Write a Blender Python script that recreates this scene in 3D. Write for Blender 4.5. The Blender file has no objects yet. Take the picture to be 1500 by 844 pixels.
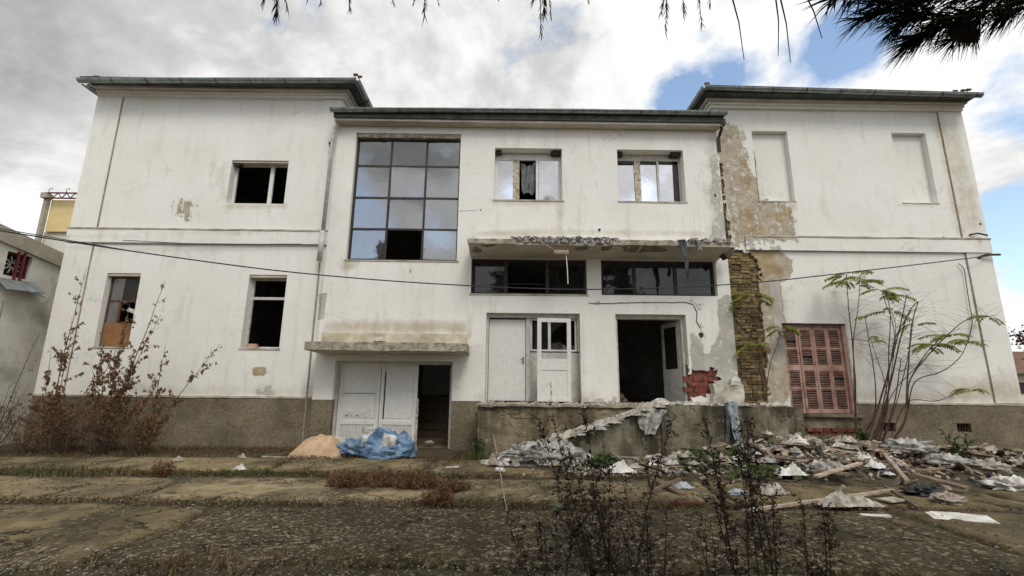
import bpy, math, random
import numpy as np
from mathutils import Vector, Matrix, noise as NZ
random.seed(7); rng=np.random.RandomState(5)
SC=bpy.context.scene; COL=SC.collection
# ------------------------------------------------------------ camera
F,PIT,YAW,ROL,EYE=690.,.21033,.0071,.00985,1.47
fw=Vector((math.sin(YAW)*math.cos(PIT),math.cos(YAW)*math.cos(PIT),math.sin(PIT)))
rt=Vector((math.cos(YAW),-math.sin(YAW),0)); up=rt.cross(fw)
r2=rt*math.cos(ROL)+up*math.sin(ROL); u2=up*math.cos(ROL)-rt*math.sin(ROL)
cd=bpy.data.cameras.new('camera'); cam=bpy.data.objects.new('camera',cd); COL.objects.link(cam)
M=Matrix((r2,u2,-fw)).transposed().to_4x4(); M.translation=Vector((0,-12,EYE)); cam.matrix_world=M
cd.sensor_width=36; cd.lens=F/1500*36; cd.clip_end=3000; cd.clip_start=.02
SC.camera=cam
def ray(px,py): return fw+r2*((px-750)/F)+u2*(-(py-422)/F)
def at(px,py,Y):
    d=ray(px,py); t=(Y+12)/d.y; return Vector((d.x*t,Y,EYE+d.z*t))
def gd(px,py,z=0):
    d=ray(px,py); t=(z-EYE)/d.z; return Vector((d.x*t,-12+d.y*t,z))
# ------------------------------------------------------------ light
SUN_EL,SUN_AZ=math.radians(50),math.radians(22)      # azimuth: from straight behind the camera towards the right
SC.view_settings.view_transform='Standard'; SC.view_settings.look='None'
SC.view_settings.exposure=0.10; SC.view_settings.gamma=1
W=bpy.data.worlds.new('World'); SC.world=W; W.use_nodes=True
nt=W.node_tree; nt.nodes.clear()
def N(t,nt,**k):
    n=nt.nodes.new(t)
    for a,b in k.items(): setattr(n,a,b)
    return n
def L(nt,a,b): nt.links.new(a,b)
out=N('ShaderNodeOutputWorld',nt); bg=N('ShaderNodeBackground',nt); bg.inputs[1].default_value=.1
sky=N('ShaderNodeTexSky',nt,sky_type='NISHITA'); sky.sun_disc=False; sky.sun_elevation=SUN_EL
sky.sun_rotation=math.pi-SUN_AZ; sky.air_density=1.0; sky.dust_density=1.5
tc=N('ShaderNodeTexCoord',nt)
def mth(nt,op,a,b=None,c=None,clamp=False):
    n=N('ShaderNodeMath',nt,operation=op); n.use_clamp=clamp
    for i,x in enumerate((a,b,c)):
        if x is None: continue
        if isinstance(x,(int,float)): n.inputs[i].default_value=x
        else: L(nt,x,n.inputs[i])
    return n.outputs[0]
def noi(nt,vec,sc,det=6,rough=.55,dist=0,out='Fac'):
    n=N('ShaderNodeTexNoise',nt); n.inputs['Scale'].default_value=sc; n.inputs['Detail'].default_value=det
    n.inputs['Roughness'].default_value=rough; n.inputs['Distortion'].default_value=dist
    if vec is not None: L(nt,vec,n.inputs['Vector'])
    return n.outputs[out]
def ramp(nt,fac,stops):
    n=N('ShaderNodeValToRGB',nt); cr=n.color_ramp
    while len(cr.elements)<len(stops): cr.elements.new(.5)
    for e,(p,c) in zip(cr.elements,stops):
        e.position=p; e.color=(c,c,c,1) if isinstance(c,(int,float)) else (*c,1)
    L(nt,fac,n.inputs[0]); return n.outputs[0]
def mixc(nt,fac,a,b,bt='MIX'):
    n=N('ShaderNodeMix',nt,data_type='RGBA',blend_type=bt)
    for i,x in ((0,fac),(6,a),(7,b)):
        if isinstance(x,(int,float)): n.inputs[i].default_value=x
        elif isinstance(x,tuple): n.inputs[i].default_value=(*x,1)
        else: L(nt,x,n.inputs[i])
    return n.outputs[2]
dirv=tc.outputs['Generated']
# clouds live on a flat layer seen in perspective: project the view direction onto it
sep=N('ShaderNodeSeparateXYZ',nt); L(nt,dirv,sep.inputs[0])
zz=mth(nt,'ADD',mth(nt,'MAXIMUM',sep.outputs[2],0.0),.28)
cmb=N('ShaderNodeCombineXYZ',nt)
L(nt,mth(nt,'DIVIDE',sep.outputs[0],zz),cmb.inputs[0]); L(nt,mth(nt,'DIVIDE',sep.outputs[1],zz),cmb.inputs[1])
cv=cmb.outputs[0]
warp=noi(nt,cv,1.6,9,.6,.3)
det=noi(nt,cv,3.4,10,.62,.2)
def blob(px,py,r,w):
    d=ray(px,py).normalized() if px is not None else py
    vm=N('ShaderNodeVectorMath',nt,operation='DISTANCE'); L(nt,dirv,vm.inputs[0]); vm.inputs[1].default_value=d
    return mth(nt,'MULTIPLY',mth(nt,'SUBTRACT',1.0,mth(nt,'DIVIDE',vm.outputs['Value'],r),clamp=True),w)
acc=None
for b in [(1060,120,.13,1.45),(985,155,.08,1.1),(1215,75,.12,1.6),(1275,60,.14,1.6),(1340,30,.12,.7),(1130,60,.11,-.5),(1465,135,.11,1.5),
          (1420,165,.06,.6),(1480,290,.12,1.5),(1425,215,.10,-.9),(1495,360,.09,1.1),(1340,120,.17,-1.1),(1170,70,.08,-.5),(1500,215,.1,-.5),(1495,320,.05,-.6),(1500,180,.05,.8)]:
    v=blob(*b); acc=v if acc is None else mth(nt,'ADD',acc,v)
for px_,py_,r,w in [(530,262,.10,1.1),(520,345,.12,1.2),(565,360,.07,.7),(655,365,.07,1.1),(625,318,.05,.9),(925,292,.10,1.4),(1000,262,.05,.6),(750,285,.06,.9),(640,205,.07,.7),(300,200,.3,1.),(1250,150,.3,1.1),(900,380,.12,.9)]:   # gaps in the cloud behind the viewer
    v3=ray(px_,py_); v3.y=-v3.y; acc=mth(nt,'ADD',acc,blob(None,v3.normalized(),r,w))
m=mth(nt,'ADD',acc,mth(nt,'MULTIPLY',mth(nt,'SUBTRACT',warp,.52),3.2))
m=mth(nt,'ADD',m,mth(nt,'MULTIPLY',mth(nt,'SUBTRACT',det,.5),2.6)); m=mth(nt,'ADD',m,mth(nt,'MULTIPLY',mth(nt,'SUBTRACT',noi(nt,dirv,11,9,.6,.4),.5),1.4))
blue=ramp(nt,m,[(.30,0.),(1.05,1.)])
# grey thick parts of the cloud, mostly to the left
g=None
for b in [(40,150,.42,.52),(230,60,.5,.30),(640,70,.35,.15),(20,330,.22,-.6),(430,130,.3,.1)]:
    v=blob(*b); g=v if g is None else mth(nt,'ADD',g,v)
g=mth(nt,'ADD',g,mth(nt,'MULTIPLY',mth(nt,'SUBTRACT',noi(nt,cv,1.5,7,.6,.3),.47),2.3))
for px_,py_,r_,w_ in [(650,225,.12,.9),(590,235,.10,.8),(535,215,.12,.9),(580,330,.06,.7),(540,300,.06,.6),(640,265,.07,.5),(650,330,.05,.5),(600,275,.06,.4),(990,235,.06,.6),(735,240,.06,.6),(800,250,.05,.5)]:
    v3=ray(px_,py_); v3.y=-v3.y; g=mth(nt,'ADD',g,blob(None,v3.normalized(),r_,w_))
g=mth(nt,'ADD',g,mth(nt,'MULTIPLY',mth(nt,'SUBTRACT',noi(nt,dirv,6,8,.6,.3),.5),1.1))
g=mth(nt,'ADD',g,mth(nt,'MULTIPLY',mth(nt,'SUBTRACT',det,.48),.8)); g=mth(nt,'ADD',g,mth(nt,'MULTIPLY',mth(nt,'SUBTRACT',noi(nt,cv,9,8,.6,.3),.5),.35),clamp=True)
ccol=ramp(nt,g,[(0.,(10.,10.,9.85)),(.22,(8.7,8.7,8.6)),(.5,(6.2,6.2,6.15)),(1.,(3.7,3.75,3.8))])
skyc=mixc(nt,1.0,sky.outputs[0],(2.7,2.6,2.4),'MULTIPLY')
allc=mixc(nt,blue,ccol,skyc)
L(nt,allc,bg.inputs[0]); L(nt,bg.outputs[0],out.inputs[0])
sl=bpy.data.lights.new('sun','SUN'); so=bpy.data.objects.new('sun',sl); COL.objects.link(so)
sl.energy=1.5; sl.angle=math.radians(22); sl.color=(1,.96,.88)
sd=Vector((math.sin(SUN_AZ)*math.cos(SUN_EL),-math.cos(SUN_AZ)*math.cos(SUN_EL),math.sin(SUN_EL)))
so.rotation_euler=sd.to_track_quat('Z','Y').to_euler(); so.location=sd*40
# ------------------------------------------------------------ helpers
class MB:
    def __init__(s): s.v=[];s.f=[]
    def add(s,vs,fs):
        n=len(s.v); s.v+= [tuple(v) for v in vs]; s.f+= [tuple(i+n for i in f) for f in fs]
    def bx(s,x0,x1,y0,y1,z0,z1,m=None):
        vs=[Vector((x,y,z)) for z in (z0,z1) for y in (y0,y1) for x in (x0,x1)]
        if m: vs=[m@v for v in vs]
        s.add(vs,[(0,2,3,1),(4,5,7,6),(0,1,5,4),(2,6,7,3),(0,4,6,2),(1,3,7,5)])
    def obx(s,c,sx,sy,sz,rz=0,rx=0,ry=0):
        m=Matrix.Translation(c)@Matrix.Rotation(rz,4,'Z')@Matrix.Rotation(ry,4,'Y')@Matrix.Rotation(rx,4,'X')
        s.bx(-sx/2,sx/2,-sy/2,sy/2,-sz/2,sz/2,m)
    def tube(s,pts,r0,r1=None,n=5,cap=True):
        pts=[Vector(p) for p in pts]; r1=r0 if r1 is None else r1; k=len(pts); b=len(s.v); t0=None
        for i,p in enumerate(pts):
            t=(pts[min(i+1,k-1)]-pts[max(i-1,0)]); t=t.normalized() if t.length>1e-9 else Vector((0,0,1))
            if t0 is None: a=t.orthogonal().normalized()
            else:
                a=a-t*a.dot(t); a=a.normalized() if a.length>1e-6 else t.orthogonal().normalized()
            t0=t; c=t.cross(a); r=r0+(r1-r0)*i/max(1,k-1)
            for j in range(n):
                th=2*math.pi*j/n; s.v.append(tuple(p+(a*math.cos(th)+c*math.sin(th))*r))
        for i in range(k-1):
            for j in range(n):
                s.f.append((b+i*n+j,b+i*n+(j+1)%n,b+(i+1)*n+(j+1)%n,b+(i+1)*n+j))
        if cap and n>2: s.f.append(tuple(b+j for j in reversed(range(n)))); s.f.append(tuple(b+(k-1)*n+j for j in range(n)))
    def quad(s,a,b,c,d): s.add([a,b,c,d],[(0,1,2,3)])
    def leaf(s,p,d,nrm,l,w,curl=.15):
        d=d.normalized(); sd_=d.cross(nrm); sd_=sd_.normalized() if sd_.length>1e-5 else d.orthogonal().normalized()
        n=sd_.cross(d); m_=p+d*l*.45
        s.add([p,m_+sd_*w*.5+n*l*curl*.4,p+d*l-n*l*curl,m_-sd_*w*.5+n*l*curl*.4],[(0,1,2),(0,2,3)])
    def rbox(s,x0,x1,y0,y1,z0,z1,st=.1,amp=.01,fr=3.):
        b=len(s.v); n=[max(1,int(round((q1-q0)/st))) for q0,q1 in ((x0,x1),(y0,y1),(z0,z1))]; idx={}
        def V(i,j,k):
            if (i,j,k) not in idx:
                p=Vector((x0+(x1-x0)*i/n[0],y0+(y1-y0)*j/n[1],z0+(z1-z0)*k/n[2]))
                e=NZ.noise_vector(p*fr)+.5*NZ.noise_vector(p*fr*3.1)
                idx[(i,j,k)]=len(s.v); s.v.append(tuple(p+e*amp))
            return idx[(i,j,k)]
        for j in range(n[1]):
            for i in range(n[0]):
                s.f.append((V(i,j,0),V(i,j+1,0),V(i+1,j+1,0),V(i+1,j,0))); s.f.append((V(i,j,n[2]),V(i+1,j,n[2]),V(i+1,j+1,n[2]),V(i,j+1,n[2])))
        for k in range(n[2]):
            for i in range(n[0]):
                s.f.append((V(i,0,k),V(i+1,0,k),V(i+1,0,k+1),V(i,0,k+1))); s.f.append((V(i,n[1],k),V(i,n[1],k+1),V(i+1,n[1],k+1),V(i+1,n[1],k)))
            for j in range(n[1]):
                s.f.append((V(0,j,k),V(0,j,k+1),V(0,j+1,k+1),V(0,j+1,k))); s.f.append((V(n[0],j,k),V(n[0],j+1,k),V(n[0],j+1,k+1),V(n[0],j,k+1)))
    def build(s,name,mat,parent=None,smooth=False,bev=0,kind=None,org=None):
        me=bpy.data.meshes.new(name); o3=Vector((0,0,0))
        if parent is not None: o3=parent.location.copy()
        if org is not None: o3=Vector(org)
        vs=s.v if o3.length<1e-9 else [(v[0]-o3.x,v[1]-o3.y,v[2]-o3.z) for v in s.v]
        me.from_pydata(vs,[],s.f); me.materials.append(mat)
        if smooth: me.polygons.foreach_set('use_smooth',[True]*len(me.polygons))
        o=bpy.data.objects.new(name,me); COL.objects.link(o)
        if parent is not None:
            o.parent=parent
        if org is not None: o.location=o3
        if bev:
            b=o.modifiers.new('b','BEVEL'); b.width=bev; b.segments=1; b.limit_method='ANGLE'
        if kind: o['kind']=kind
        return o
def sub(s,name,mat,parent,**k):   # sub-part of a part whose thing stands at the world origin or whose location equals the thing's
    return s.build(name,mat,parent,**k)
def tag(o,label,cat,group=None):
    o['label']=label; o['category']=cat
    if group: o['group']=group
    return o
def thing(name,label,cat,loc=(0,0,0),group=None):
    o=bpy.data.objects.new(name,None); o.location=loc; o.empty_display_size=.2; COL.objects.link(o)
    return tag(o,label,cat,group)
def kid(s,name,mat,thingo,par,**k):   # mesh in thing space hanging under a part that itself sits at the thing's origin
    me=s.build(name,mat,None,**{a:b for a,b in k.items()})
    off=thingo.location
    if off.length>1e-9:
        me.data.transform(Matrix.Translation(-off))
    me.parent=par; return me
# ------------------------------------------------------------ materials
def mat(name,c1,c2,sc=4,rough=.85,bump=.3,bsc=None,c3=None,metal=0,rnd=.0,det=8,dist=.01,spec=.3,sub_=None):
    m=bpy.data.materials.new(name); m.use_nodes=True; n=m.node_tree; p=n.nodes['Principled BSDF']
    t=N('ShaderNodeTexCoord',n).outputs['Object']; geo=N('ShaderNodeNewGeometry',n)
    pos=geo.outputs['Position']
    f=noi(n,pos,sc,det,.62); st=[(.36,c1),(.64,c2)]
    if c3: st=[(.36,c1),(.5,c2),(.64,c3)]
    c=ramp(n,f,st)
    if rnd:
        oi=N('ShaderNodeObjectInfo',n); v=mth(n,'ADD',mth(n,'MULTIPLY',oi.outputs['Random'],2*rnd),1-rnd)
        cc=N('ShaderNodeCombineColor',n); [L(n,v,cc.inputs[i]) for i in range(3)]
        c=mixc(n,1.,c,cc.outputs[0],'MULTIPLY')
    L(n,c,p.inputs['Base Color']); p.inputs['Roughness'].default_value=rough; p.inputs['Metallic'].default_value=metal
    p.inputs['Specular IOR Level'].default_value=spec
    if bump:
        b=N('ShaderNodeBump',n); b.inputs['Strength'].default_value=bump; b.inputs['Distance'].default_value=dist
        L(n,noi(n,pos,bsc or sc*6,8,.65),b.inputs['Height']); L(n,b.outputs[0],p.inputs['Normal'])
    return m
def leafmat(name,c1,c2,sc=8,tr=.3,rough=.6):
    m=mat(name,c1,c2,sc,rough,0,spec=.25); n=m.node_tree; p=n.nodes['Principled BSDF']; o=n.nodes['Material Output']
    t=N('ShaderNodeBsdfTranslucent',n); L(n,p.inputs['Base Color'].links[0].from_socket,t.inputs[0])
    mx=N('ShaderNodeMixShader',n); mx.inputs[0].default_value=tr; L(n,p.outputs[0],mx.inputs[1]); L(n,t.outputs[0],mx.inputs[2]); L(n,mx.outputs[0],o.inputs[0]); return m
def plaster():
    m=bpy.data.materials.new('plaster'); m.use_nodes=True; n=m.node_tree; p=n.nodes['Principled BSDF']
    pos=N('ShaderNodeNewGeometry',n).outputs['Position']
    def A(s):
        a=N('ShaderNodeAttribute',n); a.attribute_name=s; return a.outputs['Fac']
    mp=N('ShaderNodeMapping',n); mp.inputs['Scale'].default_value=(1,1,.16); L(n,pos,mp.inputs[0])
    big=noi(n,pos,.55,6,.6); mid=noi(n,pos,3.,8,.6); fine=noi(n,pos,14,8,.65); vst=noi(n,mp.outputs[0],4.5,6,.6)
    base=ramp(n,big,[(.3,(.74,.725,.67)),(.6,(.81,.80,.755))])
    base=mixc(n,ramp(n,vst,[(.55,0.),(.72,.42)]),base,(.56,.52,.43))
    mp2=N('ShaderNodeMapping',n); mp2.inputs['Scale'].default_value=(1,1,.05); L(n,pos,mp2.inputs[0])
    base=mixc(n,ramp(n,noi(n,mp2.outputs[0],13,6,.7),[(.60,0.),(.72,.28)]),base,(.42,.38,.30))
    vc=N('ShaderNodeTexVoronoi',n,feature='DISTANCE_TO_EDGE'); vc.inputs['Scale'].default_value=.55; wv=N('ShaderNodeVectorMath',n,operation='ADD'); L(n,pos,wv.inputs[0]); cs=N('ShaderNodeVectorMath',n,operation='SCALE'); cs.inputs['Scale'].default_value=.9; L(n,noi(n,pos,2.2,8,.7,0,'Color'),cs.inputs[0]); L(n,cs.outputs[0],wv.inputs[1]); L(n,wv.outputs[0],vc.inputs['Vector'])
    hair=mth(n,'MULTIPLY',ramp(n,vc.outputs['Distance'],[(.0,1.),(.006,0.)]),ramp(n,noi(n,pos,.8,3,.5),[(.52,0.),(.62,.55)]))
    base=mixc(n,hair,base,(.22,.19,.14))
    base=mixc(n,ramp(n,mid,[(.56,0.),(.76,.34)]),base,(.60,.57,.51))
    base=mixc(n,ramp(n,fine,[(.63,0.),(.72,.45)]),base,(.50,.45,.38))
    # brown stain mask: low edges, below sills and ledges, under the eaves
    st=mth(n,'ADD',A('stain'),mth(n,'MULTIPLY',mth(n,'SUBTRACT',mid,.5),.9)); st=mth(n,'ADD',st,mth(n,'MULTIPLY',mth(n,'SUBTRACT',vst,.5),.5))
    base=mixc(n,ramp(n,st,[(.30,0.),(.95,.75)]),base,(.42,.35,.24))
    rag=mth(n,'ADD',mth(n,'MULTIPLY',mth(n,'SUBTRACT',mth(n,'ADD',mth(n,'MULTIPLY',noi(n,pos,3,10,.7),.6),mth(n,'MULTIPLY',noi(n,mp.outputs[0],6,8,.7),.4)),.5),2.1),mth(n,'MULTIPLY',mth(n,'SUBTRACT',noi(n,pos,14,8,.7),.5),.5))
    ren=ramp(n,noi(n,pos,4,10,.7,.3),[(.28,(.24,.195,.125)),(.46,(.40,.34,.25)),(.62,(.50,.45,.36)),(.8,(.64,.61,.53))])
    och=ramp(n,noi(n,pos,4,9,.7),[(.3,(.24,.175,.10)),(.5,(.39,.295,.18)),(.75,(.55,.47,.34))])
    gry=ramp(n,noi(n,pos,3,9,.7),[(.3,(.34,.325,.28)),(.7,(.55,.53,.48))])
    c=base; msum=None
    for nm,col in (('tan',ren),('grey',gry),('ochre',och)):
        k=ramp(n,mth(n,'ADD',A(nm),rag),[(.49,0.),(.53,1.)]); c=mixc(n,k,c,col)
        msum=k if msum is None else mth(n,'MAXIMUM',msum,k)
    # flecks of old whitewash left on the bare render
    fl=mth(n,'MULTIPLY',ramp(n,noi(n,pos,5,12,.78,.2),[(.52,0.),(.57,1.)]),ramp(n,A('fleck'),[(.3,0.),(.7,.75)])); c=mixc(n,mth(n,'MULTIPLY',fl,msum),c,(.74,.72,.67))
    L(n,c,p.inputs['Base Color']); p.inputs['Roughness'].default_value=.93; p.inputs['Specular IOR Level'].default_value=.15
    h=mth(n,'SUBTRACT',mth(n,'MULTIPLY',noi(n,pos,11,8,.7),.5),mth(n,'MULTIPLY',mth(n,'MULTIPLY',msum,mth(n,'SUBTRACT',1.,fl)),1.0))
    h=mth(n,'ADD',h,mth(n,'MULTIPLY',noi(n,pos,1.4,4,.6),1.6))
    b=N('ShaderNodeBump',n); b.inputs['Strength'].default_value=.55; b.inputs['Distance'].default_value=.018; L(n,h,b.inputs['Height']); L(n,b.outputs[0],p.inputs['Normal'])
    return m
PL=plaster()
def pebbledash():
    m=mat('pebbledash',(.135,.112,.075),(.235,.198,.138),1.2,.95,.8,60); n=m.node_tree; p=n.nodes['Principled BSDF']
    pos=N('ShaderNodeNewGeometry',n).outputs['Position']; v=N('ShaderNodeTexVoronoi',n); v.inputs['Scale'].default_value=45; L(n,pos,v.inputs['Vector'])
    col=ramp(n,v.outputs['Color'],[(.2,.7),(.6,1.),(.9,1.45)]); c0=p.inputs['Base Color'].links[0].from_socket
    L(n,mixc(n,1.,c0,col,'MULTIPLY'),p.inputs['Base Color'])
    b=N('ShaderNodeBump',n); b.inputs['Strength'].default_value=.8; b.inputs['Distance'].default_value=.01; b.invert=True; L(n,v.outputs['Distance'],b.inputs['Height']); L(n,b.outputs[0],p.inputs['Normal']); return m
PEB=pebbledash()
CONC=mat('weathered_concrete',(.055,.046,.028),(.20,.165,.11),1.3,.95,.9,9,c3=(.30,.26,.19),dist=.03,det=11)
def stained(name,ca,cb,cc,dark,seed):
    m=mat(name,ca,cb,2.2,.95,1.,10,c3=cc,dist=.035,det=12); n=m.node_tree; p=n.nodes['Principled BSDF']; c=p.inputs['Base Color'].links[0].from_socket
    pos=N('ShaderNodeNewGeometry',n).outputs['Position']; mp=N('ShaderNodeMapping',n); mp.inputs['Scale'].default_value=(1,1,.22); mp.inputs['Location'].default_value=(seed,0,0); L(n,pos,mp.inputs[0])
    c=mixc(n,ramp(n,noi(n,mp.outputs[0],2.1,9,.65,.2),[(.46,0.),(.60,.85)]),c,dark)
    c=mixc(n,ramp(n,noi(n,pos,5,10,.7),[(.55,0.),(.66,.55)]),c,(.36,.32,.245))
    v=N('ShaderNodeTexVoronoi',n,feature='DISTANCE_TO_EDGE'); v.inputs['Scale'].default_value=1.1; wv=N('ShaderNodeVectorMath',n,operation='ADD'); L(n,pos,wv.inputs[0]); cs=N('ShaderNodeVectorMath',n,operation='SCALE'); cs.inputs['Scale'].default_value=.6; L(n,noi(n,pos,3,8,.7,0,'Color'),cs.inputs[0]); L(n,cs.outputs[0],wv.inputs[1]); L(n,wv.outputs[0],v.inputs['Vector'])
    k=mth(n,'MULTIPLY',ramp(n,v.outputs['Distance'],[(.0,1.),(.006,.7),(.014,0.)]),ramp(n,noi(n,pos,1.1,3,.5),[(.44,0.),(.54,1.)]))
    c=mixc(n,k,c,(.03,.024,.016)); L(n,c,p.inputs['Base Color']); return m
CTER=stained('cracked_ochre_render',(.13,.10,.058),(.235,.19,.12),(.31,.265,.185),(.085,.07,.042),3.)
CPLT=stained('dark_stained_concrete',(.085,.073,.048),(.165,.143,.098),(.25,.225,.165),(.035,.031,.020),11.)
CONCP=mat('pale_concrete',(.27,.24,.18),(.56,.53,.46),2.4,.92,.6,16)
CONCD=mat('broken_concrete_edge',(.20,.17,.12),(.50,.46,.38),7,.95,1.,25,dist=.03)
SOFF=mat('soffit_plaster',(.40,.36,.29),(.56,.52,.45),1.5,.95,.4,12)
ZINC=mat('zinc_gutter',(.20,.23,.235),(.37,.40,.41),5,.42,.2,20,metal=.55,spec=.5)
DMET=mat('dark_metal',(.025,.023,.022),(.07,.05,.04),9,.6,.3)
RUST=mat('rusty_metal',(.10,.04,.025),(.2,.09,.05),12,.85,.5)
WPA=mat('worn_white_paint',(.66,.65,.61),(.74,.735,.705),9,.5,.3,40)
WPD=mat('dirty_white_paint',(.44,.42,.365),(.64,.62,.575),7,.6,.4,30)
WOODP=mat('peeling_wood',(.30,.20,.13),(.62,.58,.52),11,.8,.5,30)
PINK=mat('faded_pink_paint',(.25,.145,.115),(.40,.235,.19),5,.75,.4,40,rnd=.12,c3=(.47,.31,.26))
def flake(m,col,lo=.60,hi=.64,sc=9,f=.8):
    n=m.node_tree; p=n.nodes['Principled BSDF']; c=p.inputs['Base Color'].links[0].from_socket; pos=N('ShaderNodeNewGeometry',n).outputs['Position']
    L(n,mixc(n,ramp(n,noi(n,pos,sc,11,.72),[(lo,0.),(hi,f)]),c,col),p.inputs['Base Color'])
BRK=mat('old_brick',(.085,.062,.030),(.25,.175,.085),9,.95,1.,35,c3=(.15,.125,.05),rnd=.5,dist=.02)
RBRK=mat('red_hollow_brick',(.085,.032,.024),(.22,.070,.048),6,.9,.6,30,rnd=.35)
MOR=mat('crumbling_mortar',(.10,.08,.05),(.27,.23,.16),9,.97,1.,40,dist=.03)
TILE=mat('roof_tile',(.09,.05,.035),(.20,.11,.075),6,.9,.5)
INT=mat('interior_plaster',(.20,.185,.16),(.34,.32,.29),2,.95,.2)
INTL=mat('stairwell_plaster',(.34,.34,.32),(.48,.48,.46),2,.95,.2)
STEP=mat('stair_concrete',(.16,.115,.075),(.26,.20,.14),6,.9,.4)
WOOD=mat('weathered_wood',(.075,.052,.035),(.22,.165,.115),5,.85,.5,40,rnd=.3)
PWOOD=mat('pale_wood',(.24,.18,.13),(.46,.37,.29),5,.8,.4,40,rnd=.15)
BOARD=mat('brown_board',(.20,.09,.035),(.30,.15,.065),4,.6,.2)
PAPER=mat('dirty_paper',(.16,.14,.105),(.50,.47,.41),9,.9,.5,20,rnd=.15)
RAGW=mat('grimy_white_rag',(.13,.115,.095),(.50,.49,.47),9,.95,.6,18,rnd=.2)
RAGP=mat('grey_pink_rag',(.17,.12,.095),(.46,.39,.34),5,.95,.6,18,rnd=.1)
WBRD=mat('white_board',(.40,.38,.34),(.74,.73,.70),6,.6,.1,rnd=.08)
BLUE=mat('blue_plastic',(.055,.115,.21),(.17,.28,.42),4.5,.38,.6,14,spec=.5,dist=.03)
LBLUE=mat('pale_blue_cloth',(.26,.32,.37),(.50,.55,.57),6,.9,.4)
ORNG=mat('peach_plastic_sheet',(.38,.25,.14),(.60,.42,.27),4,.6,.3,20)
CSACK=mat('grey_paper_sack',(.20,.19,.16),(.62,.62,.60),7,.9,.4)
DCLO=mat('dark_grey_cloth',(.045,.05,.06),(.13,.14,.155),5,.85,.4)
GCLO=mat('grey_curtain',(.12,.125,.13),(.25,.255,.26),5,.8,.2)
BLK=mat('black_plastic',(.012,.012,.013),(.03,.03,.03),6,.4,.2)
YEL=mat('yellow_panel',(.62,.47,.22),(.72,.57,.29),1,.8,.1)
YWH=mat('cream_wall',(.60,.58,.50),(.68,.66,.60),1,.9,.1)
SHED=mat('shed_render',(.42,.395,.33),(.66,.64,.57),.9,.95,.5,14,c3=(.55,.52,.45))
SHEDB=mat('shed_fascia',(.30,.28,.22),(.42,.39,.32),2,.95,.5,14)
def soil():
    m=mat('soil',(.035,.028,.018),(.09,.072,.045),2.2,.98,1.,30,c3=(.055,.05,.025),dist=.03); return m
SOIL=soil()
flake(PINK,(.30,.26,.22)); flake(WPD,(.28,.23,.17),.62,.67,7); flake(WPA,(.45,.41,.33),.64,.69,6,.6); flake(BLUE,(.50,.54,.58),.54,.66,5,.6); flake(ORNG,(.26,.18,.10),.56,.68,4,.7)
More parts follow.
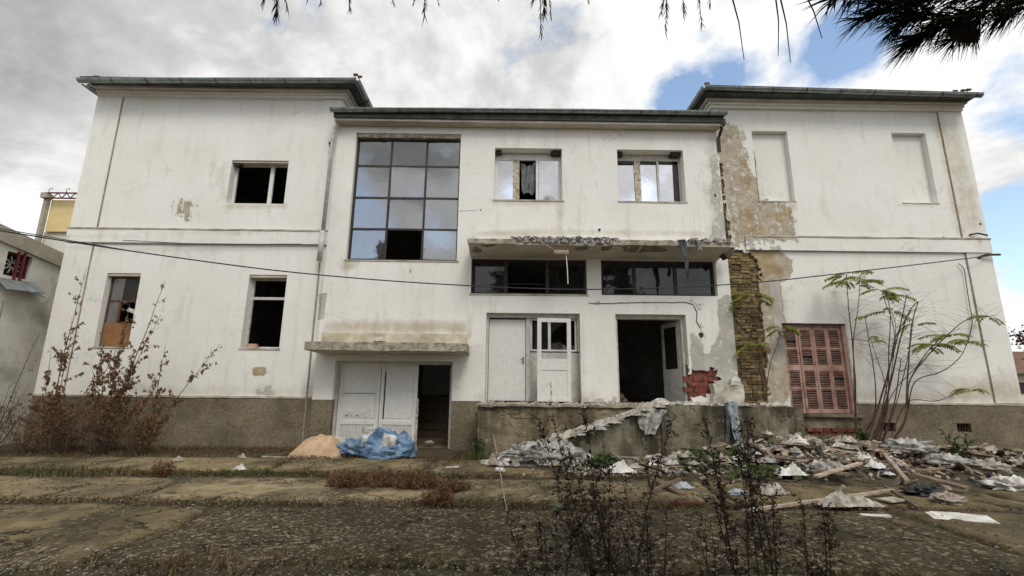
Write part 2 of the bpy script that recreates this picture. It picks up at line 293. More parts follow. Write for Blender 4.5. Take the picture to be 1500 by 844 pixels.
def slabm():
    m=bpy.data.materials.new('worn_concrete_slab'); m.use_nodes=True; n=m.node_tree; p=n.nodes['Principled BSDF']
    pos=N('ShaderNodeNewGeometry',n).outputs['Position']; oi=N('ShaderNodeObjectInfo',n)
    big=noi(n,pos,.7,7,.6); med=noi(n,pos,3.2,9,.65)
    c=ramp(n,med,[(.3,(.078,.062,.034)),(.5,(.15,.125,.075)),(.72,(.23,.195,.125))])
    sm=N('ShaderNodeAttribute',n); sm.attribute_name='expose'
    ex=mth(n,'ADD',sm.outputs['Fac'],mth(n,'MULTIPLY',mth(n,'SUBTRACT',noi(n,pos,1.5,8,.62),.5),2.6)); ex=ramp(n,ex,[(.38,0.),(.62,1.)])
    v=N('ShaderNodeTexVoronoi',n); v.inputs['Scale'].default_value=26; L(n,pos,v.inputs['Vector'])
    v2=N('ShaderNodeTexVoronoi',n); v2.inputs['Scale'].default_value=75; L(n,pos,v2.inputs['Vector'])
    sepc=N('ShaderNodeSeparateColor',n); L(n,v.outputs['Color'],sepc.inputs[0])
    st=ramp(n,sepc.outputs[0],[(.45,(.034,.027,.016)),(.66,(.078,.063,.040)),(.85,(.155,.130,.090)),(.96,(.38,.345,.28))])
    sepd=N('ShaderNodeSeparateColor',n); L(n,v2.outputs['Color'],sepd.inputs[0])
    st=mixc(n,.35,st,ramp(n,sepd.outputs[0],[(.5,(.03,.026,.018)),(.95,(.24,.22,.18))]))
    c=mixc(n,ex,c,st); pa=N('ShaderNodeAttribute',n); pa.attribute_name='pale'
    vc=N('ShaderNodeTexVoronoi',n,feature='DISTANCE_TO_EDGE'); vc.inputs['Scale'].default_value=.45; wv=N('ShaderNodeVectorMath',n,operation='ADD'); L(n,pos,wv.inputs[0]); cs=N('ShaderNodeVectorMath',n,operation='SCALE'); cs.inputs['Scale'].default_value=.7; L(n,noi(n,pos,2.5,8,.7,0,'Color'),cs.inputs[0]); L(n,cs.outputs[0],wv.inputs[1]); L(n,wv.outputs[0],vc.inputs['Vector'])
    crk_=ramp(n,vc.outputs['Distance'],[(.0,1.),(.004,.7),(.010,0.)]); crk_=mth(n,'MULTIPLY',crk_,ramp(n,noi(n,pos,.9,4,.6),[(.44,0.),(.56,.9)]))
    c=mixc(n,mth(n,'MULTIPLY',pa.outputs['Fac'],ramp(n,med,[(.3,.25),(.6,.75)])),c,mixc(n,ex,(.40,.35,.255),mixc(n,ramp(n,sepc.outputs[0],[(.4,0.),(.9,1.)]),(.21,.178,.12),(.46,.42,.34))))
    c=mixc(n,ramp(n,noi(n,pos,1.6,9,.65,.2),[(.52,0.),(.62,.7)]),c,(.040,.032,.020)); c=mixc(n,crk_,c,(.022,.018,.012)); c=mixc(n,1.,c,(.95,.875,.72),'MULTIPLY'); c=mixc(n,ramp(n,noi(n,pos,1.1,7,.6,.3),[(.55,0.),(.70,.55)]),c,(.075,.078,.03))
    c=mixc(n,ramp(n,big,[(.36,.6),(.52,0.)]),c,(.035,.029,.018))
    L(n,c,p.inputs['Base Color']); p.inputs['Roughness'].default_value=.95; p.inputs['Specular IOR Level'].default_value=.2
    h=mth(n,'MULTIPLY',mth(n,'SUBTRACT',1.,v.outputs['Distance']),mth(n,'ADD',mth(n,'MULTIPLY',ex,.9),.1)); h=mth(n,'ADD',h,mth(n,'MULTIPLY',noi(n,pos,7,9,.7),1.2)); h=mth(n,'SUBTRACT',h,mth(n,'MULTIPLY',crk_,2.))
    b=N('ShaderNodeBump',n); b.inputs['Strength'].default_value=.8; b.inputs['Distance'].default_value=.02; L(n,h,b.inputs['Height']); L(n,b.outputs[0],p.inputs['Normal']); return m
SLAB=slabm()
PEBB=mat('pebble',(.10,.088,.066),(.34,.32,.28),30,.9,0)
def glassm(name,gl,dirt,tint=.5,rough=.02):
    m=bpy.data.materials.new(name); m.use_nodes=True; n=m.node_tree; n.nodes.clear(); o=N('ShaderNodeOutputMaterial',n)
    g=N('ShaderNodeBsdfGlossy',n); g.inputs['Roughness'].default_value=rough; g.inputs[0].default_value=(.93,.95,1,1)
    t=N('ShaderNodeBsdfTransparent',n); t.inputs[0].default_value=(tint,tint,tint,1)
    d=N('ShaderNodeBsdfDiffuse',n); d.inputs[0].default_value=(.34,.34,.33,1)
    pos=N('ShaderNodeNewGeometry',n).outputs['Position']
    lw=N('ShaderNodeFresnel',n); lw.inputs[0].default_value=1.5
    b=N('ShaderNodeBump',n); b.inputs['Strength'].default_value=.12; b.inputs['Distance'].default_value=.02; L(n,noi(n,pos,1.6,3,.5),b.inputs['Height']); L(n,b.outputs[0],g.inputs['Normal'])
    m1=N('ShaderNodeMixShader',n); L(n,mth(n,'ADD',mth(n,'MULTIPLY',lw.outputs[0],.8),gl,clamp=True),m1.inputs[0]); L(n,t.outputs[0],m1.inputs[1]); L(n,g.outputs[0],m1.inputs[2])
    m2=N('ShaderNodeMixShader',n); L(n,ramp(n,noi(n,pos,3.5,8,.7),[(.35,dirt*.4),(.75,dirt*1.8)]),m2.inputs[0]); L(n,m1.outputs[0],m2.inputs[1]); L(n,d.outputs[0],m2.inputs[2]); L(n,m2.outputs[0],o.inputs[0]); return m
GLB=glassm('dusty_window_glass',.27,.17,.3,.03); GLU=glassm('bright_window_glass',.60,.16,.35,.05); GLD=glassm('dark_window_glass',.02,.05,.3)
BARK=mat('bark',(.07,.05,.035),(.15,.115,.08),14,.9,.6)
STEMR=mat('reddish_stem',(.035,.017,.017),(.10,.048,.036),10,.8,.2)
STEMP=mat('pale_bark',(.09,.07,.045),(.19,.15,.105),8,.9,.4)
DRY=leafmat('dry_brown_leaf',(.09,.048,.024),(.32,.175,.09),9,.25)
DARKW=mat('dead_dark_weed',(.014,.010,.008),(.085,.060,.045),9,.9,0,spec=.1)
YG=leafmat('yellow_green_leaf',(.15,.18,.035),(.36,.36,.09),7,.35)
GRN=leafmat('green_leaf',(.028,.050,.014),(.095,.125,.04),9,.3)
GRS=leafmat('grass_blade',(.035,.05,.012),(.105,.12,.038),5,.25)
STRAW=leafmat('dry_grass',(.10,.062,.03),(.25,.18,.09),4,.25)
PIN=leafmat('pine_needle',(.008,.016,.010),(.022,.034,.016),6,.15)
CONE=mat('cone',(.015,.010,.008),(.03,.02,.014),20,.8,.3)
LITR=leafmat('leaf_litter',(.07,.034,.016),(.19,.10,.045),14,.1)
# ------------------------------------------------------------ wall sheets with openings and wear masks
def inpoly(X,Z,P):
    r=np.zeros(X.shape,bool); n=len(P)
    for i in range(n):
        x1,z1=P[i];x2,z2=P[(i+1)%n]
        c=((z1>Z)!=(z2>Z))&(X<(x2-x1)*(Z-z1)/((z2-z1) or 1e-9)+x1); r^=c
    return r
def sdf(X,Z,P):
    d=np.full(X.shape,1e9); n=len(P)
    for i in range(n):
        ax,az=P[i];bx,bz=P[(i+1)%n]; dx,dz=bx-ax,bz-az; L2=dx*dx+dz*dz+1e-12
        t=np.clip(((X-ax)*dx+(Z-az)*dz)/L2,0,1); d=np.minimum(d,np.hypot(X-ax-t*dx,Z-az-t*dz))
    return np.where(inpoly(X,Z,P),d,-d)
def pp(pts,Y=0): return [(at(a,b,Y).x,at(a,b,Y).z) for a,b in pts]
MASK={'tan':[],'grey':[],'ochre':[],'stain':[],'fleck':[]}
def mk(kind,pts,soft=.12,w=1.,Y=0):
    P=pp(pts,Y); ext=max(p[0] for p in P)-min(p[0] for p in P)
    if kind in ('tan','grey','ochre') and ext>.5: soft=max(soft*2.6,.30)
    MASK[kind].append((P,soft,w))
mk('tan',[(255,305),(262,288),(275,283),(288,296),(295,322),(270,325),(250,324)],.35,.78)
mk('ochre',[(368,538),(388,538),(392,549),(372,552)],.1); mk('grey',[(373,570),(398,568),(402,580),(372,581)],.12,.9)
mk('tan',[(1054,172),(1082,185),(1098,235),(1112,290),(1150,297),(1168,325),(1166,352),(1075,360),(1062,300),(1052,240)],.25)
mk('fleck',[(1040,160),(1100,160),(1130,290),(1180,300),(1180,362),(1040,362)],.5)
mk('ochre',[(1084,225),(1098,235),(1102,282),(1088,292),(1082,255)],.3,.8); mk('ochre',[(1090,303),(1108,308),(1122,340),(1118,348),(1092,345),(1080,322)],.08)
mk('ochre',[(1124,312),(1150,300),(1165,308),(1162,322),(1148,336),(1134,326)],.3,.85)
mk('ochre',[(1102,369),(1133,368),(1137,385),(1150,395),(1143,408),(1130,400),(1122,412),(1104,410)],.1)
mk('tan',[(1102,366),(1136,366),(1160,380),(1162,400),(1150,412),(1142,415),(1152,480),(1156,590),(1116,590),(1108,480)],.1); mk('fleck',[(1102,430),(1130,430),(1150,590),(1112,590)],.3,.8)
mk('grey',[(1126,410),(1140,410),(1150,480),(1151,530),(1138,540),(1134,460)],.08); mk('ochre',[(1104,470),(1120,470),(1128,560),(1116,565)],.2,.75)
mk('grey',[(1080,352),(1120,350),(1125,362),(1085,362)],.1,.9)
mk('grey',[(1052,312),(1070,306),(1072,354),(1036,354),(1041,335)],.08); mk('grey',[(1036,225),(1052,225),(1060,312),(1040,318),(1034,290)],.3,.62)
mk('grey',[(1008,488),(1022,500),(1032,522),(1046,500),(1050,480),(1046,440),(1074,430),(1082,590),(1050,590),(1034,545),(1008,545)],.12); mk('fleck',[(1040,430),(1080,430),(1085,590),(1040,590)],.3,.8)
mk('grey',[(858,441),(1015,440),(1025,446),(1031,470),(1032,497),(1023,495),(1017,455),(1008,446),(862,447)],.12,.62)
mk('grey',[(868,584),(900,584),(900,592),(868,592)],.06); mk('grey',[(466,430),(482,430),(476,470),(466,470)],.1); mk('grey',[(855,582),(690,588),(690,592),(905,592)],.1,.6)
for q in ([(814,296),(826,296),(824,352),(816,352)],[(480,470),(690,470),(690,492),(470,492)],[(1150,297),(1170,297),(1168,310),(1150,308)],[(325,298),(420,298),(420,306),(325,306)],[(1312,298),(1380,298),(1380,303),(1312,303)],
          [(98,345),(480,338),(480,342),(98,350)],[(655,290),(670,290),(670,300),(655,300)],[(722,296),(826,296),(826,304),(722,304)],[(692,352),(830,346),(1070,350),(1060,340),(700,338)]): mk('stain',q,.25,.85)
for q in ([(1070,190),(1092,190),(1098,350),(1062,350)],): mk('stain',q,.3,.8)
for q in ([(1100,420),(1160,420),(1165,600),(1100,600)],[(1240,470),(1262,470),(1270,600),(1245,600)],[(1030,200),(1052,200),(1060,350),(1030,350)],[(1360,170),(1400,170),(1450,340),(1400,350)],[(905,298),(1003,298),(1003,306),(905,306)]): mk('stain',q,.5,.62)
for q in ([(190,560),(470,566),(470,586),(190,582)],[(1255,570),(1500,570),(1500,595),(1255,595)],[(690,570),(880,570),(880,592),(690,592)],[(490,186),(1050,186),(1050,192),(490,192)]): mk('stain',q,.5,.7)
mk('stain',[(500,380),(530,384),(520,400),(500,400)],.3,.8); mk('stain',[(1380,560),(1490,540),(1495,595),(1380,595)],.6,.85); mk('stain',[(300,240),(345,235),(338,310),(325,320)],.5,.5)
def wall(name,x0,x1,z0,z1,Y,holes,parent,st=.1,depth=.3,polys=(),mat_=None,jit=0,cutx=(),topf=None):
    """front sheet at Y with rectangular holes and ragged polygon holes; every free edge turns back by depth"""
    def cuts(a,b,ex):
        c=list(np.arange(a,b,st))+[b]; 
        for e in ex:
            if a<e<b: c=[q for q in c if abs(q-e)>st*.45 or q in (a,b)]+[e]
        return sorted(set(round(q,4) for q in c))
    xs=cuts(x0,x1,[h[i] for h in holes for i in (0,1)]+list(cutx)); zs=cuts(z0,z1,[h[i] for h in holes for i in (2,3)])
    nx,nz=len(xs),len(zs); XX,ZZ=np.meshgrid(xs,zs); fx,fz=XX.copy(),ZZ.copy()
    keep=np.ones((nz-1,nx-1),bool); CX=(XX[:-1,:-1]+XX[1:,1:])/2; CZ=(ZZ[:-1,:-1]+ZZ[1:,1:])/2
    for h in holes: keep&=~((CX>h[0])&(CX<h[1])&(CZ>h[2])&(CZ<h[3]))
    for P in polys:
        s=sdf(CX,CZ,P)+np.array([[.05*NZ.noise(Vector((a*5,b*9,3))) for a,b in zip(r1,r2)] for r1,r2 in zip(CX,CZ)]); keep&=~(s>0)
        near=np.abs(sdf(XX,ZZ,P))<.16
        jx=rng.uniform(-.4,.4,XX.shape)*st; jz=rng.uniform(-.4,.4,XX.shape)*st
        inner=(XX>x0+.001)&(XX<x1-.001)&(ZZ>z0+.001)&(ZZ<z1-.001); fx=np.where(near&inner,fx+jx,fx); fz=np.where(near&inner,fz+jz,fz)
    V=[(float(fx[j,i]),Y+.006*NZ.noise(Vector((xs[i]*.7,0,zs[j]*.7))),float(fz[j,i])) for j in range(nz) for i in range(nx)]
    Fc=[]; E={}
    for j in range(nz-1):
        for i in range(nx-1):
            if keep[j,i]:
                q=(j*nx+i,j*nx+i+1,(j+1)*nx+i+1,(j+1)*nx+i); Fc.append(q)
                for k in range(4):
                    e=(q[k],q[(k+1)%4]); 
                    if (e[1],e[0]) in E: del E[(e[1],e[0])]
                    else: E[e]=1
    back={}; nv=len(V)
    for a,b in E:
        for k in (a,b):
            if k not in back: back[k]=len(V); V.append((V[k][0],V[k][1]+depth,V[k][2]))
        Fc.append((a,back[a],back[b],b))
    me=bpy.data.meshes.new(name); me.from_pydata(V,[],Fc); me.materials.append(mat_ or PL)
    VX=np.array([v[0] for v in V]); VZ=np.array([v[2] for v in V])
    for nm,lst in MASK.items():
        val=np.zeros(len(V))
        for P,soft,w in lst: val=np.maximum(val,np.clip(.5+sdf(VX,VZ,P)/soft,0,1)*w)
        a=me.attributes.new(nm,'FLOAT','POINT'); a.data.foreach_set('value',val.astype(np.float32))
    o=bpy.data.objects.new(name,me); COL.objects.link(o); o.parent=parent; return o
# ============================================================ GROUND
gm=MB(); NXg=60
xs=np.concatenate([[-300,-80,-30],np.linspace(-16,18,240),[30,80,300]]); ys=np.concatenate([[-300,-60,-20],np.linspace(-14,3,120),[20,80,400]])
def heap(x,y):
    h=0
    for cx,cy,rx,ry,a in ((7.5,-2.75,3.6,1.35,.40),(4.4,-2.8,2.1,.6,.26),(8.3,-.9,2.2,.9,.36),(10.5,-2.2,2.6,1.5,.16),(1.6,-2.7,1.6,.35,.10),(5.0,-2.45,1.6,.5,.18),(6.4,-1.9,.9,.9,.22)):
        h+=a*math.exp(-((x-cx)/rx)**2*1.6-((y-cy)/ry)**2*1.6)
    return h
def gz(x,y):
    return .02*NZ.noise(Vector((x*1.1,y*1.1,0)))+.03*NZ.noise(Vector((x*.4,y*.4,5)))+heap(x,y)*(.8+.5*NZ.noise(Vector((x*2.2,y*2.2,1))))
gm.v=[(x,y,gz(x,y) if abs(x)<17 and -15<y<3 else 0) for y in ys for x in xs]
gm.f=[(j*len(xs)+i,j*len(xs)+i+1,(j+1)*len(xs)+i+1,(j+1)*len(xs)+i) for j in range(len(ys)-1) for i in range(len(xs)-1)]
ground=gm.build('ground',SOIL,smooth=True,kind='structure')
def slab(x0,x1,y0,y1,z,exp_,tilt=0,pale=0.):
    st=.16; nx=max(2,int((x1-x0)/st)); ny=max(2,int((y1-y0)/st)); V=[];Fc=[]
    for j in range(ny+1):
        for i in range(nx+1):
            x=x0+(x1-x0)*i/nx; y=y0+(y1-y0)*j/ny
            e=min(x-x0,x1-x,y-y0,y1-y); k=max(0,1-e/.35); nv=NZ.noise_vector(Vector((x*1.3,y*1.3,2)))+.5*NZ.noise_vector(Vector((x*5,y*5,2)))
            V.append((x+nv.x*.16*k,y+nv.y*.16*k,z+tilt*(x-x0)/(x1-x0)-.02*k*k+.012*NZ.noise(Vector((x*.9,y*.9,7)))))
    n=nx+1
    for j in range(ny):
        for i in range(nx): Fc.append((j*n+i,j*n+i+1,(j+1)*n+i+1,(j+1)*n+i))
    per=[i for i in range(n)]+[j*n+nx for j in range(1,ny+1)]+[ny*n+i for i in range(nx-1,-1,-1)]+[j*n for j in range(ny-1,0,-1)]
    b=len(V)
    for k in per: V.append((V[k][0],V[k][1],V[k][2]-.16))
    for a in range(len(per)): c=(a+1)%len(per); Fc.append((per[a],b+a,b+c,per[c]))
    me=bpy.data.meshes.new('concrete_slab'); me.from_pydata(V,[],Fc); me.materials.append(SLAB); me.polygons.foreach_set('use_smooth',[True]*len(me.polygons))
    a=me.attributes.new('expose','FLOAT','POINT'); a.data.foreach_set('value',[exp_]*len(V)); a=me.attributes.new('pale','FLOAT','POINT'); a.data.foreach_set('value',[pale]*len(V))
    o=bpy.data.objects.new('concrete_slab',me); COL.objects.link(o); o.parent=ground
GAP=.10
for (ya,yb,edges,ex,pl_) in [(-5.42,-3.85,[-11.5,-9.2,-5.0,-.9,3.1,7.0,11],[.1,.15,.42,.62,.3,.15],[.5,.6,1.,.75,.25,.1]),
                         (-7.75,-5.76,[-12,-8,-3.5,.6,4.75,9,13],[.3,.5,.85,.8,.12,.1],[.1,.25,.1,.05,.3,.1]),
                         (-9.9,-7.9,[-12,-7,-3,1,5.,9],[.6,.35,.8,.7,.3],[.1,.1,.1,.1,.2]),
                         (-3.45,-1.75,[-11,-7.6,-4.3,-1.5,1.0],[.2,.15,.3,.25],[.4,.7,.6,.6]),
                         (-12.5,-10.1,[-10,-5,0,5,10],[.5,.5,.5,.5],[.1,.1,.1,.1])]:
    for i in range(len(edges)-1):
        slab(edges[i]+GAP*random.uniform(.3,1),edges[i+1]-GAP*random.uniform(.3,1),ya+random.uniform(-.04,.04),yb+random.uniform(-.05,.05),.045+random.uniform(-.01,.012),ex[i],random.uniform(-.01,.01),pl_[i] if i<len(pl_) else .1)
for a in ((8.2,12.5,-6.9,-5.75,.05,.1),): pass
# loose pebbles
pm=MB()
def pebble(mb,x,y,z,r):
    b=len(mb.v); q=[(1,0,0),(0,1,0),(-1,0,0),(0,-1,0),(0,0,1),(0,0,-1)]; a=random.uniform(0,6); ca,sa=math.cos(a),math.sin(a); sx,sy,sz=random.uniform(.7,1.4),random.uniform(.6,1.),random.uniform(.4,.7)
    mb.v+=[(x+r*(p[0]*sx*ca-p[1]*sy*sa),y+r*(p[0]*sx*sa+p[1]*sy*ca),z+r*p[2]*sz) for p in q]
    mb.f+=[(b+0,b+1,b+4),(b+1,b+2,b+4),(b+2,b+3,b+4),(b+3,b+0,b+4),(b+1,b+0,b+5),(b+2,b+1,b+5),(b+3,b+2,b+5),(b+0,b+3,b+5)]
for i in range(14000):
    y=-8.3+ (random.random()**1.5)*6.5; x=random.uniform(-1,1)*(1.25*(y+12)+.3)
    if x>1.2 and random.random()<.75: continue
    if x<-3.5 and -7<y<-5.8 and random.random()<.5: continue
    pebble(pm,x,y,.048+random.uniform(-.004,.006),random.uniform(.005,.0135)*(1 if random.random()<.96 else 1.9))
o=tag(pm.build('gravel',PEBB,kind='stuff'),'small pale pebbles and grit strewn over the worn concrete yard','gravel')
# ============================================================ BUILDING
B=thing('abandoned_building','derelict white two storey building with dark empty windows, peeling plaster and a brown plinth','building')
R=dict(l=(-10.44,-9.57,2.40,4.31),m=(-6.76,-5.78,2.40,4.31),u=(-7.64,-6.09,6.28,7.54),b=(-4.25,-1.34,4.71,8.35),c=(-.42,1.42,6.43,7.95),d=(2.94,4.76,6.43,7.95),
       e=(-.98,2.03,3.85,4.81),f=(2.40,5.40,3.85,4.81),h=(-4.29,-1.37,0.02,2.11),i=(-.56,1.82,1.16,3.36),j=(2.73,4.53,1.16,3.36),n=(6.79,7.79,6.54,8.64),o=(10.75,11.72,6.54,8.64),s=(7.05,8.67,.93,3.19))
XL,XR,XC0,XC1=-11.62,12.83,-4.78,5.72; YC=-.12
PLZ=1.19
wall('wall',XL,XC0+.02,PLZ,9.58,0,[R['l'],R['m'],R['u']],B)
brickpoly=pp([(1068,360),(1086,366),(1110,378),(1114,410),(1120,500),(1127,592),(1060,592),(1060,360)])
brickup=pp([(1052,236),(1057,238),(1061,290),(1068,330),(1074,362),(1046,362),(1046,236)])
wall('wall',XC1-.05,XR,.93,9.58,0,[R['n'],R['o'],(R['s'][0],R['s'][1],.9,3.19),(8.67,14,.9,1.19)],B,st=.07,polys=[brickpoly,brickup])
redpoly=pp([(1007,548),(1022,541),(1050,541),(1054,556),(1046,562),(1042,574),(1030,582),(1007,582)],YC)
wall('wall',XC0,XC1+.02,1.16,8.62,YC,[R[k] for k in 'bcdefij']+[(R['h'][0],R['h'][1],1.1,2.11)],B,st=.08,depth=.34,polys=[redpoly])
wall('wall',XC0,R['h'][0]-.0,.0,1.16,YC+.01,[],B,mat_=PEB); wall('wall',R['h'][1],-.62,.0,1.16,YC+.01,[],B,mat_=PEB)
# side walls, rear shell, upper side walls of the wings
m=MB(); m.bx(XL,XL+.3,.3,9,0,9.58); m.build('wall',PL,B); m=MB(); m.bx(XR-.3,XR,.3,9,0,9.58); m.build('wall',PL,B)
m=MB(); m.bx(XC0-.3,XC0,.31,9,0,9.58); m.build('wall',PL,B); m=MB(); m.bx(XC1,XC1+.3,.35,9,0,9.58); m.build('wall',PL,B)
m=MB(); m.bx(XL+.3,XR-.3,8.7,9,0,9.4); m.build('wall',INT,B)
# plinth of pebbledash
m=MB(); m.rbox(XL-.03,XC0-.02,-.035,.25,-.2,PLZ-.01,.2,.006); m.build('plinth',PEB,B)
def ventwall():
    v1=at(1285,620,0);v2=at(1311,633,0);w1=at(1399,620,0);w2=at(1422,633,0)
    return [(v1.x,v2.x,v2.z,v1.z),(w1.x,w2.x,w2.z,w1.z)]
VW=ventwall(); wall('plinth',8.69,XR+.03,-.2,PLZ-.01,-.035,VW,B,mat_=PEB,depth=.28,st=.12)
wall('plinth',5.7,8.69,-.2,.93,-.02,[],B,mat_=CONC,depth=.28,st=.12)
for v in VW:
    m=MB(); m.bx(v[0]+.004,v[1]-.004,.16,.2,v[2]+.004,v[3]-.004); vo=m.build('vent',BLK,B)
    for k in range(4):
        m=MB(); x=v[0]+(v[1]-v[0])*(k+1)/5; m.bx(x-.006,x+.006,.05,.065,v[2],v[3]); kid(m,'vent_bar',RUST,B,vo)
# plaster ledge where plinth meets wall
m=MB(); m.rbox(XL-.05,XC0-.02,-.05,.0,PLZ-.012,PLZ+.035,.12,.012); m.build('ledge',CONCP,B)
m=MB(); m.rbox(8.7,XR+.05,-.05,.0,PLZ-.012,PLZ+.03,.12,.012); m.build('ledge',CONCP,B)
# pilaster strips, frieze and string course
def strip(nm,x0,x1,z0,z1,y0=-.035,mm=PL,Y1=.002):
    o=wall(nm,x0,x1,z0,z1,y0,[],B,mat_=mm,depth=Y1-y0,st=.14); return o
strip('pilaster',XL-.02,-10.95,PLZ+.04,5.12); strip('pilaster',XL-.02,-10.95,5.53,9.5); strip('frieze',-10.94,-5.32,9.40,9.5)
strip('pilaster',-5.30,XC0-.0,5.53,9.5,-.02)
strip('pilaster',12.18,XR+.02,PLZ+.04,5.12); strip('pilaster',12.18,XR+.02,5.53,9.5); strip('frieze',6.2,12.17,9.40,9.5)
strip('string_course',XL-.04,XC0-.0,5.13,5.52,-.06); strip('string_course',6.30,XR+.04,5.13,5.52,-.06)
for x,z0,z1 in ((-10.935,5.54,9.39),(12.165,1.25,9.39),(-10.935,1.3,5.1)):
    m=MB(); pts=[(x+.012*NZ.noise(Vector((x,z*1.7,0))),-.004,z) for z in np.linspace(z0,z1,40)]; m.tube(pts,.013,n=4); m.build('joint_crack',mat('crack_brown',(.20,.14,.09),(.38,.30,.22),9) if 'crack_brown' not in bpy.data.materials else bpy.data.materials['crack_brown'],B)
m=MB(); m.rbox(XL-.05,XC0-.02,-.075,-.001,5.49,5.53,.2,.006); m.rbox(6.5,XR+.05,-.075,-.001,5.49,5.53,.2,.006); m.build('string_course_ledge',CONCP,B)
# cornices, eaves, gutters, roofs
def cornice(x0,x1,z,y0,sx0,sx1):
    for k,(a,b,zz0,zz1) in enumerate(((.10,0,.0,.07),(.16,0,.07,.13),(.26,0,.13,.19))):
        m=MB(); m.rbox(x0-(a if sx0 else 0),x1+(a if sx1 else 0),y0-a,y0+.3,z+zz0+.001,z+zz1,.3,.004); 
        if sx0: m.bx(x0-a,x0+.2,y0+.301,8.9,z+zz0+.001,z+zz1)
        if sx1: m.bx(x1-.2,x1+a,y0+.301,8.9,z+zz0+.001,z+zz1)
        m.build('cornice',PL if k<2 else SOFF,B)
cornice(XL,XC0,9.42,0,0,1); cornice(XC1+.02,XR,9.30,0,1,0)
def gutter(p0,p1,r=.085,sag=0,parent=B,n=9,seam=.95):
    p0,p1=Vector(p0),Vector(p1); d=(p1-p0); ln=d.length; d=d/ln; side=Vector((0,0,1)).cross(d).normalized(); K=max(2,int(ln/.5)); m=MB()
    for k in range(K+1):
        c=p0+(p1-p0)*k/K+Vector((0,0,-sag*math.sin(math.pi*k/K)+.006*NZ.noise(Vector((k*.9,0,1)))))
        for j in range(n):
            th=math.pi+math.pi*j/(n-1); m.v.append(tuple(c+side*math.cos(th)*r+Vector((0,0,math.sin(th)*r))))
        for j in range(n):
            th=2*math.pi-math.pi*j/(n-1); m.v.append(tuple(c+side*math.cos(th)*(r-.006)+Vector((0,0,math.sin(th)*(r-.006)))))
        if k:
            a=(k-1)*2*n; b=k*2*n
            for j in range(2*n): m.f.append((a+j,a+(j+1)%(2*n),b+(j+1)%(2*n),b+j))
    g=m.build('gutter',ZINC,parent,smooth=True)
    m=MB(); m.tube([p0+side*r*s_*1.0 for s_ in (1,)]+[p1+side*r],.012,n=6); m.tube([p0-side*r,p1-side*r],.012,n=6); kid(m,'gutter_bead',ZINC,B,g)
    K2=int(ln/seam)
    for k in range(1,K2+1):
        c=p0+d*(k*seam*.98); m=MB()
        m.tube([c+side*math.cos(math.pi+math.pi*j/8)*(r+.005)+Vector((0,0,math.sin(math.pi+math.pi*j/8)*(r+.005))) for j in range(9)],.011,n=4); kid(m,'gutter_bracket',DMET,B,g)
    return g
gutter((XL-.12,-.56,9.56),(XC0+.58,-.56,9.68)); gutter((XC0+.56,-.6,9.68),(XC0+.56,8.5,9.68)); gutter((XL-.10,-.4,9.56),(XL-.10,8.5,9.56))
gutter((XC1-.42,-.56,9.62),(XR+.10,-.56,9.50)); gutter((XC1-.40,-.6,9.62),(XC1-.40,8.5,9.62))
gutter((-4.86,-.53,8.80),(5.86,-.53,8.86),sag=-.03)
FASC=mat('dark_fascia',(.045,.05,.045),(.10,.11,.10),4,.7,.2)
def eave(x0,x1,z,y0,y1):
    m=MB(); m.bx(x0,x1,y0,y1,z,z+.05); m.build('soffit',FASC,B)
eave(XL-.06,XC0+.5,9.615,-.48,9.4); eave(XC1-.34,XR+.06,9.50,-.48,9.4)
def hip(x0,x1,y0,y1,z,h,ins):
    m=MB(); m.add([(x0,y0,z),(x1,y0,z),(x1,y1,z),(x0,y1,z),(x0+ins,(y0+y1)/2,z+h),(x1-ins,(y0+y1)/2,z+h)],[(0,1,5,4),(1,2,5),(2,3,4,5),(3,0,4)]); return m.build('roof',TILE,B)
rl=hip(XL-.14,XC0+.58,-.56,9.5,9.67,1.1,3.3); rr=hip(XC1-.42,XR+.12,-.56,9.5,9.56,1.1,3.3)
for (px,py,yy) in ((131,113,-.45),(141,112,-.45),(521,109,-.45),(527,112,-.4),(1036,122,-.45),(1420,131,-.4),(1412,132,-.4),(1400,133,-.4)):
    p=at(px,py,yy); m=MB(); m.tube([p+Vector((-.06,0,-.02)),p+Vector((.06,.02,.01))],.045,.03,n=7); m.build('roof_tile',TILE,B)
m=MB(); m.bx(-4.84,5.84,-.44,9,8.78,8.84); m.build('roof',FASC,B)
m=MB(); m.bx(-4.80,5.80,-.445,-.40,8.62,8.778); m.build('fascia',FASC,B)
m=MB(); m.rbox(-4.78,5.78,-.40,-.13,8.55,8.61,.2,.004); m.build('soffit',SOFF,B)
m=MB(); m.bx(-4.76,5.76,-.39,-.35,8.612,8.65); m.build('fascia_strip',WOODP,B)
m=MB(); m.add([(-4.84,-.46,8.86),(5.84,-.46,8.86),(5.84,9,9.6),(-4.84,9,9.6)],[(0,1,2,3)]); m.build('roof',FASC,B)
m=MB(); m.bx(XL+.3,XC0-.3,.3,8.7,9.3,9.4); m.bx(XC0,XC1,.3,8.7,8.45,8.54); m.bx(XC1+.3,XR-.3,.3,8.7,9.2,9.3); m.build('ceiling',INT,B)
